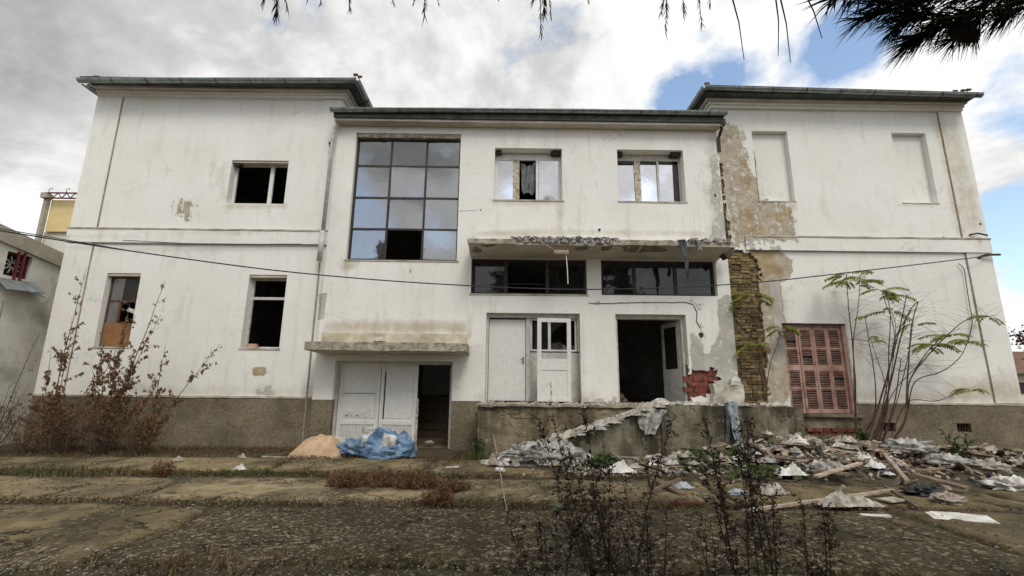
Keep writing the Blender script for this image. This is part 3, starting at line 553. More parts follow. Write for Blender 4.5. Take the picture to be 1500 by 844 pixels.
# floors and partitions inside
m=MB(); m.bx(XL+.3,XC0-.3,.3,8.7,1.0,1.15); m.bx(XL+.3,XC0-.3,.31,8.7,5.1,5.3); m.build('floor_slab',INT,B)
m=MB(); m.bx(-1.15,XC1-.0,.23,8.7,1.0,1.12); m.bx(-1.15,XC1,.24,8.7,5.05,5.3); m.build('floor_slab',INT,B)
m=MB(); m.bx(XC1+.3,XR-.3,.31,8.7,.7,.85); m.bx(XC1+.3,XR-.3,.31,8.7,5.1,5.3); m.build('floor_slab',INT,B)
for q in ((-1.15,-1.0,.231,8.69,1.13,5.04),(-1.15,-1.0,.231,8.69,5.31,8.44),(2.1,2.25,.232,8.69,5.31,8.44),(2.1,2.25,1.6,5.19,1.13,5.04),(-8.3,-8.15,.32,8.69,1.16,5.09),(-.99,5.7,5.2,5.3,1.13,5.04)):
    m=MB(); m.bx(*q); m.build('partition',INT,B)
# stairwell behind the lower door and the tall window
m=MB(); m.bx(-4.76,-1.16,3.9,4.0,0,8.4); m.build('stairwell_wall',INT,B)
m=MB(); m.add([(-2.75,.9,0),(-2.75,3.6,0),(-2.75,3.6,2.2),(-2.75,.9,.9)],[(0,1,2,3)]); m.bx(-2.9,-2.76,.95,3.7,0,1.0); m.build('stair_parapet',INTL,B)
m=MB(); m.bx(-2.7,-1.16,3.2,3.28,1.25,2.6); m.build('stairwell_wall',INTL,B)
st_=None
for k in range(7):
    m=MB(); m.rbox(-2.7,-1.2,1.0+k*.27,1.26+k*.27,0,.17*(k+1),.2,.006); m.build('step',STEP,B)
m=MB(); m.bx(-4.7,-1.2,.3,3.85,-.05,.03); m.build('floor_slab',STEP,B)
m=MB(); m.bx(-4.6,-1.3,1.6,3.85,4.4,4.55); m.build('landing',INT,B)
# ---- windows
def frame(mb,x0,x1,z0,z1,y,w=.06,d=.06,bars=(),hbars=(),bw=None):
    bw=bw or w; mb.bx(x0,x0+w,y,y+d,z0,z1); mb.bx(x1-w,x1,y,y+d,z0,z1); mb.bx(x0+w,x1-w,y+.001,y+d-.001,z0,z0+w); mb.bx(x0+w,x1-w,y+.001,y+d-.001,z1-w,z1)
    for b in bars: mb.bx(b-bw/2,b+bw/2,y+.003,y+d-.003,z0+w,z1-w)
    for h in hbars: mb.bx(x0+w,x1-w,y+.006,y+d-.006,h-bw/2,h+bw/2)
def pane(x0,x1,z0,z1,y,par,g,nm='pane',tilt=0):
    m=MB(); m.bx(x0,x1,y-.003,y+.003,z0,z1)
    if tilt:
        M_=Matrix.Translation(((x0+x1)/2,y,(z0+z1)/2))@Matrix.Rotation(tilt,4,'X')@Matrix.Rotation(tilt*.7,4,'Z')@Matrix.Translation((-(x0+x1)/2,-y,-(z0+z1)/2)); m.v=[tuple(M_@Vector(v)) for v in m.v]
    return kid(m,nm,g,B,par)
G=.004
# tall stair window
x0,x1,z0,z1=R['b']; m=MB(); y=.0
vb=[x0+(x1-x0)*.333,x0+(x1-x0)*.668]; hb=[z0+(z1-z0)*k for k in (.245,.49,.745)]
frame(m,x0+G,x1-G,z0+G,z1-.12,y,.05,.05,vb,hb,.055); wb=m.build('window',DMET,B); wb['label']='tall dark steel framed stair window of twelve panes'
hx=[x0+.05]+vb+[x1-.05]; hz=[z0+.05]+hb+[z1-.17]
for i in range(3):
    for j in range(4):
        if i==1 and j==0: continue
        pane(hx[i]+.02,hx[i+1]-.02,hz[j]+.02,hz[j+1]-.02,y+.025,wb,GLB,tilt=random.uniform(-.024,.024))
m=MB(); m.rbox(x0+.02,x1-.02,YC+.02,y,z1-.12,z1-.004,.1,.02,6); kid(m,'lintel_edge',CONCD,B,wb)
# window c and d
def win3(k,divs,mats,ov=None):
    x0,x1,z0,z1=R[k]; zt=z1-.055; y=.16; m=MB()
    frame(m,x0+G,x1-G,z0+G,zt,y,.07,.07,[],[]); m.bx(x0+.07,x1-.07,y+.002,y+.06,zt-.16,zt-.07); zt-=.09; w=m.build('window',WPA if k=='c' else WPD,B)
    m=MB(); m.bx(x0+G,x1-G,y+.005,y+.1,zt+.003,z1-G); kid(m,'shutter_box',WPD,B,w)
    for s_,w_ in ((x0+.10,.07),(x1-.16,.13)):
        m=MB(); m.rbox(s_-w_,s_+w_,YC+.10,y-.001,z1-.10,z1-.01,.04,.035,9); kid(m,'hanging_bracket',DMET,B,w)
    return w,x0,x1,z0,zt,y
w,x0,x1,z0,zt,y=win3('c',None,None)
m=MB(); m.bx(x0+.50,x0+.68,y-.005,y+.05,z0+.06,zt-.06); kid(m,'mullion',WOODP,B,w); m=MB(); m.bx(x0+1.14,x0+1.21,y-.015,y+.05,z0+.06,zt-.06); kid(m,'mullion',WPA,B,w)
pane(x0+.06,x0+.5,z0+.06,zt-.06,y+.03,w,GLU); pane(x0+1.22,x1-.06,z0+.06,zt-.06,y+.03,w,GLU,tilt=.02)
m=MB(); nu,nv_=24,20
for j in range(nv_+1):
    for i in range(nu+1):
        a=i/nu; b=j/nv_; wd=.42*(1-.18*b); X=x0+.72+wd*a+.03*b; Zc=zt-.10-(.98+.06*math.sin(a*9))*b*(1-.22*abs(a-.6))-.10*math.sin(math.pi*a)*(1-b)
        m.v.append((X,y+.06+.035*math.sin(a*19+b*5)+.02*math.sin(b*13+a*4),Zc))
m.f=[(j*(nu+1)+i,j*(nu+1)+i+1,(j+1)*(nu+1)+i+1,(j+1)*(nu+1)+i) for j in range(nv_) for i in range(nu)]
cu=tag(m.build('curtain',GCLO,smooth=True),'torn grey curtain hanging in the open middle of an upstairs window','curtain')
w,x0,x1,z0,zt,y=win3('d',None,None)
m=MB(); m.bx(x0+.53,x0+.70,y-.005,y+.05,z0+.06,zt-.06); kid(m,'mullion',WOODP,B,w); m=MB(); m.bx(x0+1.16,x0+1.22,y-.01,y+.05,z0+.06,zt-.06); kid(m,'mullion',WPD,B,w); m=MB(); m.bx(x1-.2,x1-.06,y-.004,y+.05,z0+.06,zt-.06); kid(m,'mullion',DMET,B,w)
m=MB(); m.bx(x0+.06,x1-.06,y-.004,y+.04,zt-.14,zt-.058); kid(m,'transom_bar',DMET,B,w)
pane(x0+.06,x0+.52,z0+.06,zt-.15,y+.03,w,GLU,tilt=-.03); pane(x0+.71,x0+1.15,z0+.06,zt-.15,y+.03,w,GLU); pane(x0+1.23,x1-.21,z0+.06,zt-.15,y+.03,w,GLU,tilt=.015)
# transom windows
for k,sp in (('e',(.30,.66)),('f',(.30,.66))):
    x0,x1,z0,z1=R[k]; m=MB(); y=.03; bs=[x0+(x1-x0)*q for q in sp]; frame(m,x0+G,x1-G,z0+G,z1-G,y,.06,.06,bs,[],.09); w=m.build('window',DMET,B)
    hx=[x0+.06]+bs+[x1-.06]
    for i in range(3):
        if k=='e' and i==1: continue
        pane(hx[i]+.03,hx[i+1]-.03,z0+.06,z1-.06,y+.03,w,GLD if not(k=='e' and i==0) else GLD)
    m=MB(); m.bx(x0+.06,x1-.06,y+.055,y+.075,z0+.30,z0+.32); kid(m,'rail',DMET,B,w)
# upper left window
x0,x1,z0,z1=R['u']; y=.22; m=MB(); frame(m,x0+G,x1-G,z0+G,z1-.02,y,.055,.06,[x0+1.02],[],.10); w=m.build('window',WPA,B); m=MB(); m.bx(x0+.01,x1-.01,y-.19,y-.02,z1-.06,z1-.004); kid(m,'shutter_slot',SOFF,B,w)
m=MB(); m.rbox(x0+.02,x0+.2,.05,.2,z1-.13,z1-.06,.05,.02,9); kid(m,'hanging_bracket',DMET,B,w)
x0,x1,z0,z1=R['m']; y=.2; m=MB(); frame(m,x0+G,x1-G,z0+G,z1-.06,y,.05,.06,[],[z0+1.32],.07); w=m.build('window',WPD,B); m=MB(); m.bx(x0+.01,x1-.01,.02,.19,z1-.07,z1-.004); kid(m,'shutter_slot',SOFF,B,w)
x0,x1,z0,z1=R['l']; y=.16; m=MB(); frame(m,x0+G,x1-G,z0+G,z1-.06,y,.045,.05,[],[z0+1.2],.05); w=m.build('window',mat('red_brown_frame',(.07,.03,.025),(.14,.08,.06),8),B); w['label']='dark red framed window with cracked panes over a brown board'
m=MB(); m.bx(x0+.06,x1-.06,y-.03,y-.005,z0+.01,z0+.62); kid(m,'window_board',BOARD,B,w)
pane(x0+.05,x0+.36,z0+1.23,z1-.11,y+.02,w,GLB); pane(x0+.37,x1-.05,z0+1.23,z1-.11,y+.02,w,GLD); pane(x0+.05,x0+.3,z0+.62,z0+1.17,y+.02,w,GLB)
m=MB(); m.bx(x0+.3,x0+.36,y+.005,y+.045,z0+.62,z0+1.17); kid(m,'mullion',RUST,B,w); m=MB(); m.bx(x0+.01,x1-.01,.02,.15,z1-.07,z1-.004); kid(m,'shutter_slot',SOFF,B,w)
m=MB(); m.obx((x0+.66,y+.03,z0+.95),.26,.01,.10,0,0,.35); kid(m,'broken_pane',WPD,B,w)
# sills
for k in 'lmcdeb': 
    x0,x1,z0,z1=R[k]; yy=YC if k in 'cdeb' else 0
    m=MB(); m.rbox(x0-.03,x1+.03,yy-.018,yy+.12 if k in 'cdb' else yy+.14,z0-.035,z0+.002,.1,.005); m.build('sill',CONCP,B)
# blind windows
for k in 'no':
    x0,x1,z0,z1=R[k]; o=wall('blind_window',x0,x1,z0,z1,.16,[],B,depth=.02,st=.14); o['label']='bricked up and plastered window recess'
    m=MB(); m.rbox(x0-.02,x1+.02,-.012,.15,z0-.03,z0-.001,.1,.005); m.build('sill',CONCP,B)
# ---- lower left double door
x0,x1,z0,z1=R['h']; y=.10
m=MB(); m.bx(x0+G,x0+.07,y-.05,y+.09,.02,z1-G); m.bx(x1-.07,x1-G,y-.05,y+.09,.02,z1-G); m.bx(x0+.07,x1-.07,y-.051,y+.089,z1-.07,z1-G); m.build('door_frame',WPD,B)
m=MB(); m.bx(x0+.072,x1-.9,y-.03,y+.06,z1-.12,z1-.071); m.build('door_head',WPA,B)
def leaf(xa,xb,za,zb,y,slot,ang=0,louv=True):
    w=xb-xa; piv=Vector((xa,y,0)); MM=Matrix.Translation(piv)@Matrix.Rotation(ang,4,'Z')@Matrix.Translation(-piv)
    def T(m): m.v=[tuple(MM@Vector(v)) for v in m.v]; return m
    m=MB(); s=.09; m.bx(xa,xa+s,y-.02,y+.03,za,zb); m.bx(xb-s,xb,y-.02,y+.03,za,zb); m.bx(xa+s,xb-s,y-.019,y+.029,zb-s,zb); m.bx(xa+s,xb-s,y-.019,y+.029,za,za+.06); m.bx(xa+s,xb-s,y-.019,y+.029,za+.52,za+.62)
    d=T(m).build('door',WPA,B,bev=.003)
    m=MB(); m.bx(xa+s,xb-s,y,y+.02,za+.62,zb-s); kid(T(m),'door_panel',WPA,B,d)
    m=MB(); m.bx(xa+s+.04,xb-s-.02,y-.01,y-.001,za+.67,zb-s-.06); kid(T(m),'door_panel',WPA,B,d)
    if slot: m=MB(); m.bx(xa+s+.004,xa+s+.03,y-.012,y-.0005,za+.66,zb-s-.05); kid(T(m),'door_gap',BLK,B,d)
    k=int((w-2*s)/.035)
    for q in range(k):
        m=MB(); X=xa+s+(w-2*s)*(q+.5)/k; m.bx(X-.011,X+.011,y-.008,y+.012,za+.06,za+.52); kid(T(m),'slat',WPA,B,d)
    m=MB(); m.bx(xa+s,xb-s,y+.013,y+.02,za+.06,za+.52); kid(T(m),'door_panel',WPD,B,d)
    return d
d1=leaf(x0+.08,x0+1.10,.05,z1-.125,y,False); m=MB(); m.bx(x0+.2,x0+.98,y-.014,y-.0105,1.31,1.325); kid(m,'door_seam',DMET,B,d1)
for k in range(60):
    m_=MB() if k==0 else m_; xx=x0+.25+random.random()*.68; zz_=.74+abs(random.gauss(0,.07)); m_.obx((xx,y-.0125,zz_),random.uniform(.01,.05),.003,random.uniform(.006,.02),0,0,random.uniform(-.5,.5))
kid(m_,'peeled_paint_patch',WOODP,B,d1,kind='stuff')
d2=leaf(x0+1.12,x0+2.06,.05,z1-.125,y-.02,True,-.10); m=MB(); m.rbox(x0+2.05,x0+2.10,y-.16,y-.10,.1,1.2,.08,.01,9); kid(m,'splintered_edge',WOODP,B,d2)
# ---- right white doors (recess i)
x0,x1,z0,z1=R['i']; y=.12
m=MB(); m.bx(x0+G,x0+.06,y-.1,y+.08,z0,z1-G); m.bx(x0+.06,x1-G,y-.1,y+.08,z1-.10,z1-G); m.bx(x1-.05,x1-G,y-.1,y+.08,z0+1.25,z1-.1); m.bx(x0+1.02,x0+1.12,y-.06,y+.08,z0,z1-.1); m.build('door_frame',WPD,B)
m=MB(); m.bx(x0+.07,x0+1.01,y-.01,y+.03,z0+.01,z1-.14); d=m.build('door',WPA,B,bev=.004); d['label']='closed flat white door with a dark handle'
m=MB(); m.bx(x0+.93,x0+.96,y-.022,y-.01,z0+.92,z0+1.1); m.tube([(x0+.945,y-.02,z0+1.03),(x0+.945,y-.06,z0+1.03),(x0+.87,y-.06,z0+1.03)],.009,n=6); kid(m,'door_handle',RUST,B,d)
m=MB(); m.bx(x0+1.12,x1-.004,y,y+.05,z0+.003,z0+1.22); m.build('side_panel',WPD,B)
m=MB(); frame(m,x0+1.13,x1-.06,z0+1.25,z1-.11,y-.02,.045,.06,[x0+1.62],[],.07); w=m.build('window',WPA,B); pane(x0+1.18,x0+1.58,z0+1.3,z1-.16,y+.02,w,GLD); 
m=MB(); m.add([(x0+1.66,y+.02,z0+1.3),(x1-.11,y+.02,z0+1.3),(x1-.11,y+.02,z0+1.42),(x0+2.05,y+.02,z0+1.37),(x0+1.9,y+.02,z0+1.5),(x0+1.66,y+.02,z0+1.44)],[(0,1,2,3,4,5)]); kid(m,'broken_pane',GLU,B,w)
m=MB(); m.add([(x0+1.66,y+.02,z1-.16),(x0+1.66,y+.02,z1-.5),(x0+1.9,y+.02,z1-.3),(x0+2.1,y+.02,z1-.16)],[(0,1,2,3)]); kid(m,'broken_pane',GLD,B,w)
# leaning open leaf in front
xa,xb,yy=.72,1.56,-.30; za,zb=1.17,3.20; MM=Matrix.Translation((xa,yy,za))@Matrix.Rotation(.06,4,'Z')@Matrix.Rotation(.035,4,'X')@Matrix.Translation((-xa,-yy,-za))
def T2(m): m.v=[tuple(MM@Vector(v)) for v in m.v]; return m
LD=tag(bpy.data.objects.new('loose_door',None),'loose white half glazed door leaf leaning in front of the broken side window','door'); COL.objects.link(LD); LD.location=(xa,yy,za)
m=MB(); m.bx(xa,xa+.1,yy,yy+.045,za,zb); m.bx(xb-.1,xb,yy,yy+.045,za,zb); m.bx(xa+.1,xb-.1,yy+.001,yy+.044,zb-.10,zb); m.bx(xa+.1,xb-.1,yy+.001,yy+.044,za+.75,za+.86); m.bx(xa+.1,xb-.1,yy+.001,yy+.044,za,za+.1); T2(m).build('door_stile',WPA,LD,bev=.003)
m=MB(); m.bx(xa+.1,xb-.1,yy+.015,yy+.03,za+.1,za+.75); T2(m).build('door_panel',WPA,LD); m=MB(); m.bx(xa+.1,xb-.1,yy+.012,yy+.03,za+.86,za+1.03); T2(m).build('door_panel',WPA,LD)
# ---- dark doorway j
x0,x1,z0,z1=R['j']; y=.12; m=MB(); m.bx(x0+G,x0+.07,y-.1,y+.1,z0,z1-G); m.bx(x1-.09,x1-G,y-.1,y+.1,z0,z1-G); m.bx(x0+.07,x1-.09,y-.1,y+.1,z1-.1,z1-G); m.build('door_frame',WPD,B)
MM3=Matrix.Translation((x1-.1,y+.05,0))@Matrix.Rotation(math.radians(-80),4,'Z')@Matrix.Translation((-(x1-.1),-(y+.05),0))
xa=x1-1.0;xb=x1-.1
def T3(m): m.v=[tuple(MM3@Vector(v)) for v in m.v]; return m
m=MB(); m.bx(xa,xa+.12,y+.03,y+.07,z0+.02,z1-.12); m.bx(xb-.12,xb,y+.03,y+.07,z0+.02,z1-.12); m.bx(xa+.12,xb-.12,y+.031,y+.069,z1-.24,z1-.12); m.bx(xa+.12,xb-.12,y+.031,y+.069,z0+.02,z0+.85); d=T3(m).build('door',WPD,B,bev=.003); d['label']='white door leaf swung inwards in the dark doorway'
m=MB(); m.bx(xa+.12,xb-.12,y+.047,y+.053,z0+.85,z1-.24); kid(T3(m),'pane',GLD,B,d)
# ---- pink shutters
x0,x1,z0,z1=R['s']; y=.10
SH=m=MB(); m.bx(x0+G,x0+.05,y-.03,y+.06,z0+.004,z1-.03); m.bx(x1-.07,x1-G,y-.08,y+.06,z0+.004,z1-.03); m.bx(x0+.05,x1-.07,y-.03,y+.06,z1-.08,z1-.03); m.build('shutter_frame',PINK,B)
m=MB(); m.rbox(x0,x1,-.01,.13,z1-.03,z1-.002,.15,.006); m.build('lintel_edge',DMET,B)
m=MB(); m.bx(x0+.05,x1-.07,y+.06,y+.09,z0+.004,z1-.08); m.build('shutter_backing',BLK,B)
W4=(x1-.07-x0-.05)/4
for q in range(4):
    a=x0+.05+q*W4+.004; b=a+W4-.008; m=MB(); y_=y+(.012 if q in(0,3) else 0); s=.055
    rails=[z0+.01,z0+.12,z0+.62,z0+1.12,z0+1.22,z0+1.62,z0+2.05,z1-.09]
    zr=[(z0+.01,z0+.12),(z0+.60,z0+.645),(z0+1.06,z0+1.20),(z0+1.60,z0+1.645),(z1-.16,z1-.085)]
    m.bx(a,a+s,y_-.02,y_+.02,z0+.01,z1-.085); m.bx(b-s,b,y_-.02,y_+.02,z0+.01,z1-.085)
    for (u,v) in zr: m.bx(a+s,b-s,y_-.018,y_+.018,u,v)
    sh=m.build('shutter',PINK,B,bev=.002)
    for (u,v) in ((zr[0][1],zr[1][0]),(zr[1][1],zr[2][0]),(zr[2][1],zr[3][0]),(zr[3][1],zr[4][0])):
        n_=int((v-u)/.055)
        for k in range(n_):
            if random.random()<.04: continue
            m=MB(); m.obx(((a+b)/2,y_,u+(v-u)*(k+.5)/n_),b-a-2*s,.008,.038,0,.65+random.uniform(-.15,.15)*(3 if random.random()<.08 else 1),random.uniform(-.012,.012)); kid(m,'slat',PINK,B,sh)
m=MB(); m.rbox(x0-.1,x1+.1,-.12,.1,.86,.925,.1,.012); m.build('threshold',CONC,B)
m=MB(); m.bx(x1+.005,x1+.05,-.02,.02,.95,3.19); m.build('shutter_post',WPD,B)
m=MB(); m.rbox(x0,x1,-.42,-.03,.0,.45,.12,.03,4); m.build('broken_step',CONC,B)
for k in range(7):
    m=MB(); m.obx((7.25+k*.19,-.30-random.uniform(0,.04),.58+.0*k+(k%2)*.0),.17,.13,.075,random.uniform(-.1,.1)); m.build('brick',RBRK,B)
for k in range(6):
    m=MB(); m.obx((7.35+k*.2,-.29,.49),.18,.13,.075,random.uniform(-.1,.1)); m.build('brick',RBRK,B)
# ---- bricks
def bricks(poly,Y,bl,bh,mm,zlo,zhi,xlo,xhi,skip=.04,joint=.012):
    n=0; r=0; z=zlo; base={}
    while z<zhi:
        x=xlo-(bl*.5 if r%2 else 0)*random.uniform(.8,1.2); 
        while x<xhi:
            l=bl*random.choice((1,1,.5,.92)); cx=x+l/2; cz=z+bh/2
            if sdf(np.array([cx]),np.array([cz]),poly)[0]>-.09 and random.random()>skip:
                m=MB(); d=random.uniform(-.012,.03)+(.04 if random.random()<.12 else 0)
                m.rbox(cx-l/2+joint/2,cx+l/2-joint/2,Y+d,Y+.11,cz-bh/2+joint/2,cz+bh/2-joint/2,.12,.008,11); m.build('brick',mm,B); n+=1
            x+=l
        z+=bh; r+=1
    return n
nb=bricks(brickpoly,.035,.25,.078,BRK,1.17,5.2,5.66,6.62)
nb+=bricks(brickup,.03,.20,.078,BRK,5.25,7.9,5.66,6.0)
nb+=bricks(redpoly,YC+.04,.24,.13,RBRK,1.3,1.95,4.5,5.35,0)
print('bricks',nb)
m=MB(); m.rbox(5.62,6.85,.075,.2,1.1,8.1,.08,.025,7); m.build('mortar_bed',MOR,B)
m=MB(); m.rbox(4.50,5.5,YC+.075,.2,1.17,2.1,.08,.015,7); m.build('mortar_bed',MOR,B)
m=MB(); m.rbox(5.02,5.75,-.30,-.12,1.17,1.62,.07,.05,3.3); m.build('fallen_render_lump',CONCP,B)
m=MB(); m.rbox(5.5,5.72,-.28,-.10,1.4,1.75,.06,.06,4.3); m.build('fallen_render_lump',WBRD,B)
# crack chase in the plaster
crk=[at(a,b,YC-.004) for a,b in ((862,444),(880,445),(940,443),(1005,443),(1016,447),(1021,458),(1020,470),(1026,482))]
m=MB(); pts=[]
for i in range(len(crk)-1):
    for t in np.linspace(0,1,8,endpoint=False): p=crk[i].lerp(crk[i+1],t); pts.append(p+NZ.noise_vector(p*9)*.012)
m.tube(pts,.011,n=4); m.build('crack_and_shade_line',DMET,B)
def crack(px,Y,r=.006,mm=DMET,nm='crack_and_shade_line',amp=.02):
    m=MB(); c=[at(a,b,Y) for a,b in px]; pts=[]
    for i in range(len(c)-1):
        for t in np.linspace(0,1,6,endpoint=False): p=c[i].lerp(c[i+1],t); e=NZ.noise_vector(p*7)*amp; pts.append(p+Vector((e.x,0,e.z)))
    m.tube(pts,r,r*.5,n=4); m.build(nm,mm,B)
crack([(672,309),(704,308)],YC-.003,.005); crack([(180,352),(300,358),(470,357)],-.066,.008,amp=.006)
crack([(1104,367),(1200,369),(1340,371),(1375,370),(1452,374)],-.066,.009,amp=.006)  # long dark lines below both string courses stand in for their shadow
crack([(1416,360),(1432,372)],-.04,.004)
m=MB(); 
for (px,py,r_) in ((878,337,.035),(1027,491,.06),(1434,329,.03),(704,308,.02),(1048,287,.03),(1382,349,.035),(1387,349,.02),(1047,285,.02)):
    p=at(px,py,YC if px<1050 else 0); b=MB(); 
    b.v=[(p.x+r_*math.cos(a)*(1+.3*math.sin(3*a)),p.y-(.004 if px!=1434 else .04),p.z+r_*math.sin(a)*1.2) for a in np.linspace(0,6.283,11)[:-1]]; b.f=[tuple(range(9,-1,-1))]; b.build('wall_hole',BLK,B)
m=MB(); p=at(601,398,YC-.002); m.bx(p.x-.022,p.x+.022,YC-.006,YC-.002,p.z+.03,p.z+.042); m.add([(p.x+.022,YC-.006,p.z+.032),(p.x+.008,YC-.006,p.z+.032),(p.x-.012,YC-.006,p.z-.045),(p.x,YC-.006,p.z-.045)],[(0,1,2,3)]); m.build('painted_number',BLK,B)['label']='small black number 7 on the white wall'
# downpipe and junction boxes
DP=mat('painted_downpipe',(.38,.37,.35),(.62,.61,.59),5,.6,.3,18)
m=MB(); a=at(495,183,-.2); b=at(480,388,-.2); m.tube([(a.x,-.33,8.72),(a.x-.0,-.22,8.5),(-4.86,-.2,8.2),(-4.88,-.2,5.4)],.05,n=10); m.tube([(-4.89,-.2,5.45),(-4.90,-.2,4.65)],.068,n=10); m.build('downpipe',DP,B,smooth=True)
m=MB(); m.tube([(-4.92,-.11,4.62),(-4.92,-.11,.05)],.022,n=6); m.build('pipe',mat('brown_pipe',(.20,.165,.12),(.34,.30,.24),7,.8),B)
m=MB(); m.tube([(5.74,-.40,8.72),(5.80,-.3,8.5),(5.76,-.16,8.3),(5.76,-.15,7.9)],.045,n=8); m.obx((5.80,-.36,8.66),.14,.14,.16); m.build('downpipe',DMET,B)
m=MB(); p=at(484,212,-.1); m.tube([p,p+Vector((0,-.08,.02))],.03,n=8); m.tube([p+Vector((0,-.05,0)),p+Vector((.01,-.06,-.08))],.022,n=8); m.build('insulator',DMET,B)
m=MB(); m.tube([(12.45,-.02,4.98),(12.6,-.12,5.05),(12.95,-.15,5.05)],.03,n=8); m.build('cable_bracket',DMET,B)
p=at(1420,344,-.05); q=at(1447,345,-.2); m=MB(); m.tube([p,(p+q)/2+Vector((0,0,.05)),q],.022,n=6); m.build('cable_bracket',DMET,B)
# ---- small canopy over lower door
m=MB(); m.rbox(-4.72,-.96,-1.0,YC-.002,2.30,2.49,.08,.014,5); cn=m.build('canopy',CONCD,B); cn['label']='thin weathered concrete canopy over the lower double door'
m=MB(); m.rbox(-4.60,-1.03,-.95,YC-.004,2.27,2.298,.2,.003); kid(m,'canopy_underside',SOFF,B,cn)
m=MB(); m.rbox(-4.66,-1.02,YC-.06,YC-.001,2.492,2.80,.12,.008); kid(m,'upstand',mat('stained_yellow_render',(.40,.35,.24),(.66,.61,.50),2.4,.95,.4),B,cn)
m=MB(); p=at(561,516,-.6)
for k in range(7): 
    rr_=.14*math.cos(k/6*1.45); m.tube([(p.x,-.62,2.265-.10*math.sin(k/6*1.5)-.0),(p.x,-.62,2.265-.10*math.sin((k+1)/6*1.5)-.001)],rr_+.02,.14*math.cos((k+1)/6*1.45)+.02,n=18)
kid(m,'ceiling_lamp',WPD,B,cn,smooth=True)
m=MB(); a=at(545,500,-1.0);b=at(563,500,-1.0);c=at(556,491,-.95); m.add([a,b,c,a+Vector((0,.2,0)),b+Vector((0,.2,0)),c+Vector((0,.2,0))],[(0,1,2),(3,5,4),(0,3,4,1),(1,4,5,2),(2,5,3,0)])
tag(m.build('tile_fragment',WOODP),'small triangular brown tile fragment lying on the lower canopy','debris')
# ---- long canopy
m=MB()
def bigc(m,x0,x1,n=60):
    for i in range(n+1):
        x=x0+(x1-x0)*i/n; jx=.018*NZ.noise(Vector((x*6,1,0)))+.02*NZ.noise(Vector((x*17,1,0)))
        zt=5.02+jx; zf=4.90+.6*jx
        for v in ((x,YC,4.80),(x,-1.0+jx,zf),(x,-1.02+jx,zt),(x,YC,5.14)): m.v.append(v)
    for i in range(n):
        a=i*4
        for k in range(4): m.f.append((a+k,a+(k+1)%4,a+4+(k+1)%4,a+4+k))
    m.f.append((0,3,2,1)); a=n*4; m.f.append((a,a+1,a+2,a+3))
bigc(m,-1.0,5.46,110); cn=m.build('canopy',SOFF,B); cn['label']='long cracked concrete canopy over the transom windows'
m=MB(); m.rbox(-1.02,.15,-1.045,-1.0,4.905,5.03,.08,.01,6); kid(m,'canopy_edge',CONCD,B,cn); m=MB(); m.rbox(2.45,4.2,-1.045,-1.0,4.91,5.04,.08,.012,6); kid(m,'canopy_edge',CONCD,B,cn)
DK=mat('spalled_soffit',(.14,.125,.09),(.24,.21,.155),6,.95,.8)
def spall(pts,zoff=.004):
    P=[]
    for a,b in pts:
        d=ray(a,b); t=(4.87-EYE)/d.z
        for _ in range(6):
            Y=-12+d.y*t; zs_=4.80+(Y-YC)/(-1-YC)*.10; t=(zs_-zoff-EYE)/d.z
        P.append(Vector((0,-12,EYE))+d*t)
    c=sum(P,Vector())/len(P); Q=[]
    for i in range(len(P)):
        for t in (0,.33,.66): 
            v=P[i].lerp(P[(i+1)%len(P)],t); e=NZ.noise_vector(v*8)*.03; Q.append(v+Vector((e.x,e.y,0)))
    m=MB(); m.v=[tuple(c)]+[tuple(q) for q in Q]; n_=len(Q); m.f=[(0,1+(i+1)%n_,1+i) for i in range(n_)]; kid(m,'spalled_patch',DK,B,cn)
spall([(911,362),(925,359),(960,360),(975,364),(978,368),(965,370),(950,369),(935,371),(915,368)])
spall([(694,361),(704,364),(708,368),(700,371),(692,369)]); spall([(700,359),(730,358),(722,361),(712,362)]); spall([(840,363),(862,360),(862,366),(845,368)]); spall([(880,362),(897,360),(895,366),(882,368)])
# rags, felt strips and rubble lying along the canopy edge
def crumple(m,c,sx,sy,h,rz=0,nu=9,nv=7,droop=0,seed=None,tear=.1):
    sd_=random.random()*50 if seed is None else seed; ca,sa=math.cos(rz),math.sin(rz); b=len(m.v)
    for j in range(nv+1):
        for i in range(nu+1):
            a=i/nu-.5; d=j/nv-.5; e=NZ.noise_vector(Vector((a*3+sd_,d*3,1)))*tear
            x=a*sx*(1+e.x*1.5); y=d*sy*(1+e.y*1.5)
            fl_=(1-(2*abs(a))**3)*(1-(2*abs(d))**3)
            z=h*(fl_*(.25+.9*abs(NZ.noise(Vector((a*2.6+sd_,d*2.6,2)))))+.55*abs(NZ.noise(Vector((a*7+sd_,d*3.5+a*4,3))))*(.3+.7*fl_))-droop*max(0,-d)*1.0
            m.v.append((c[0]+x*ca-y*sa,c[1]+x*sa+y*ca,c[2]+z))
    for j in range(nv):
        for i in range(nu): m.f.append((b+j*(nu+1)+i,b+j*(nu+1)+i+1,b+(j+1)*(nu+1)+i+1,b+(j+1)*(nu+1)+i))
rg=thing('torn_roofing_felt','ragged pale strips of roofing felt and paper along the edge of the long canopy','debris',(1.5,-1,5))
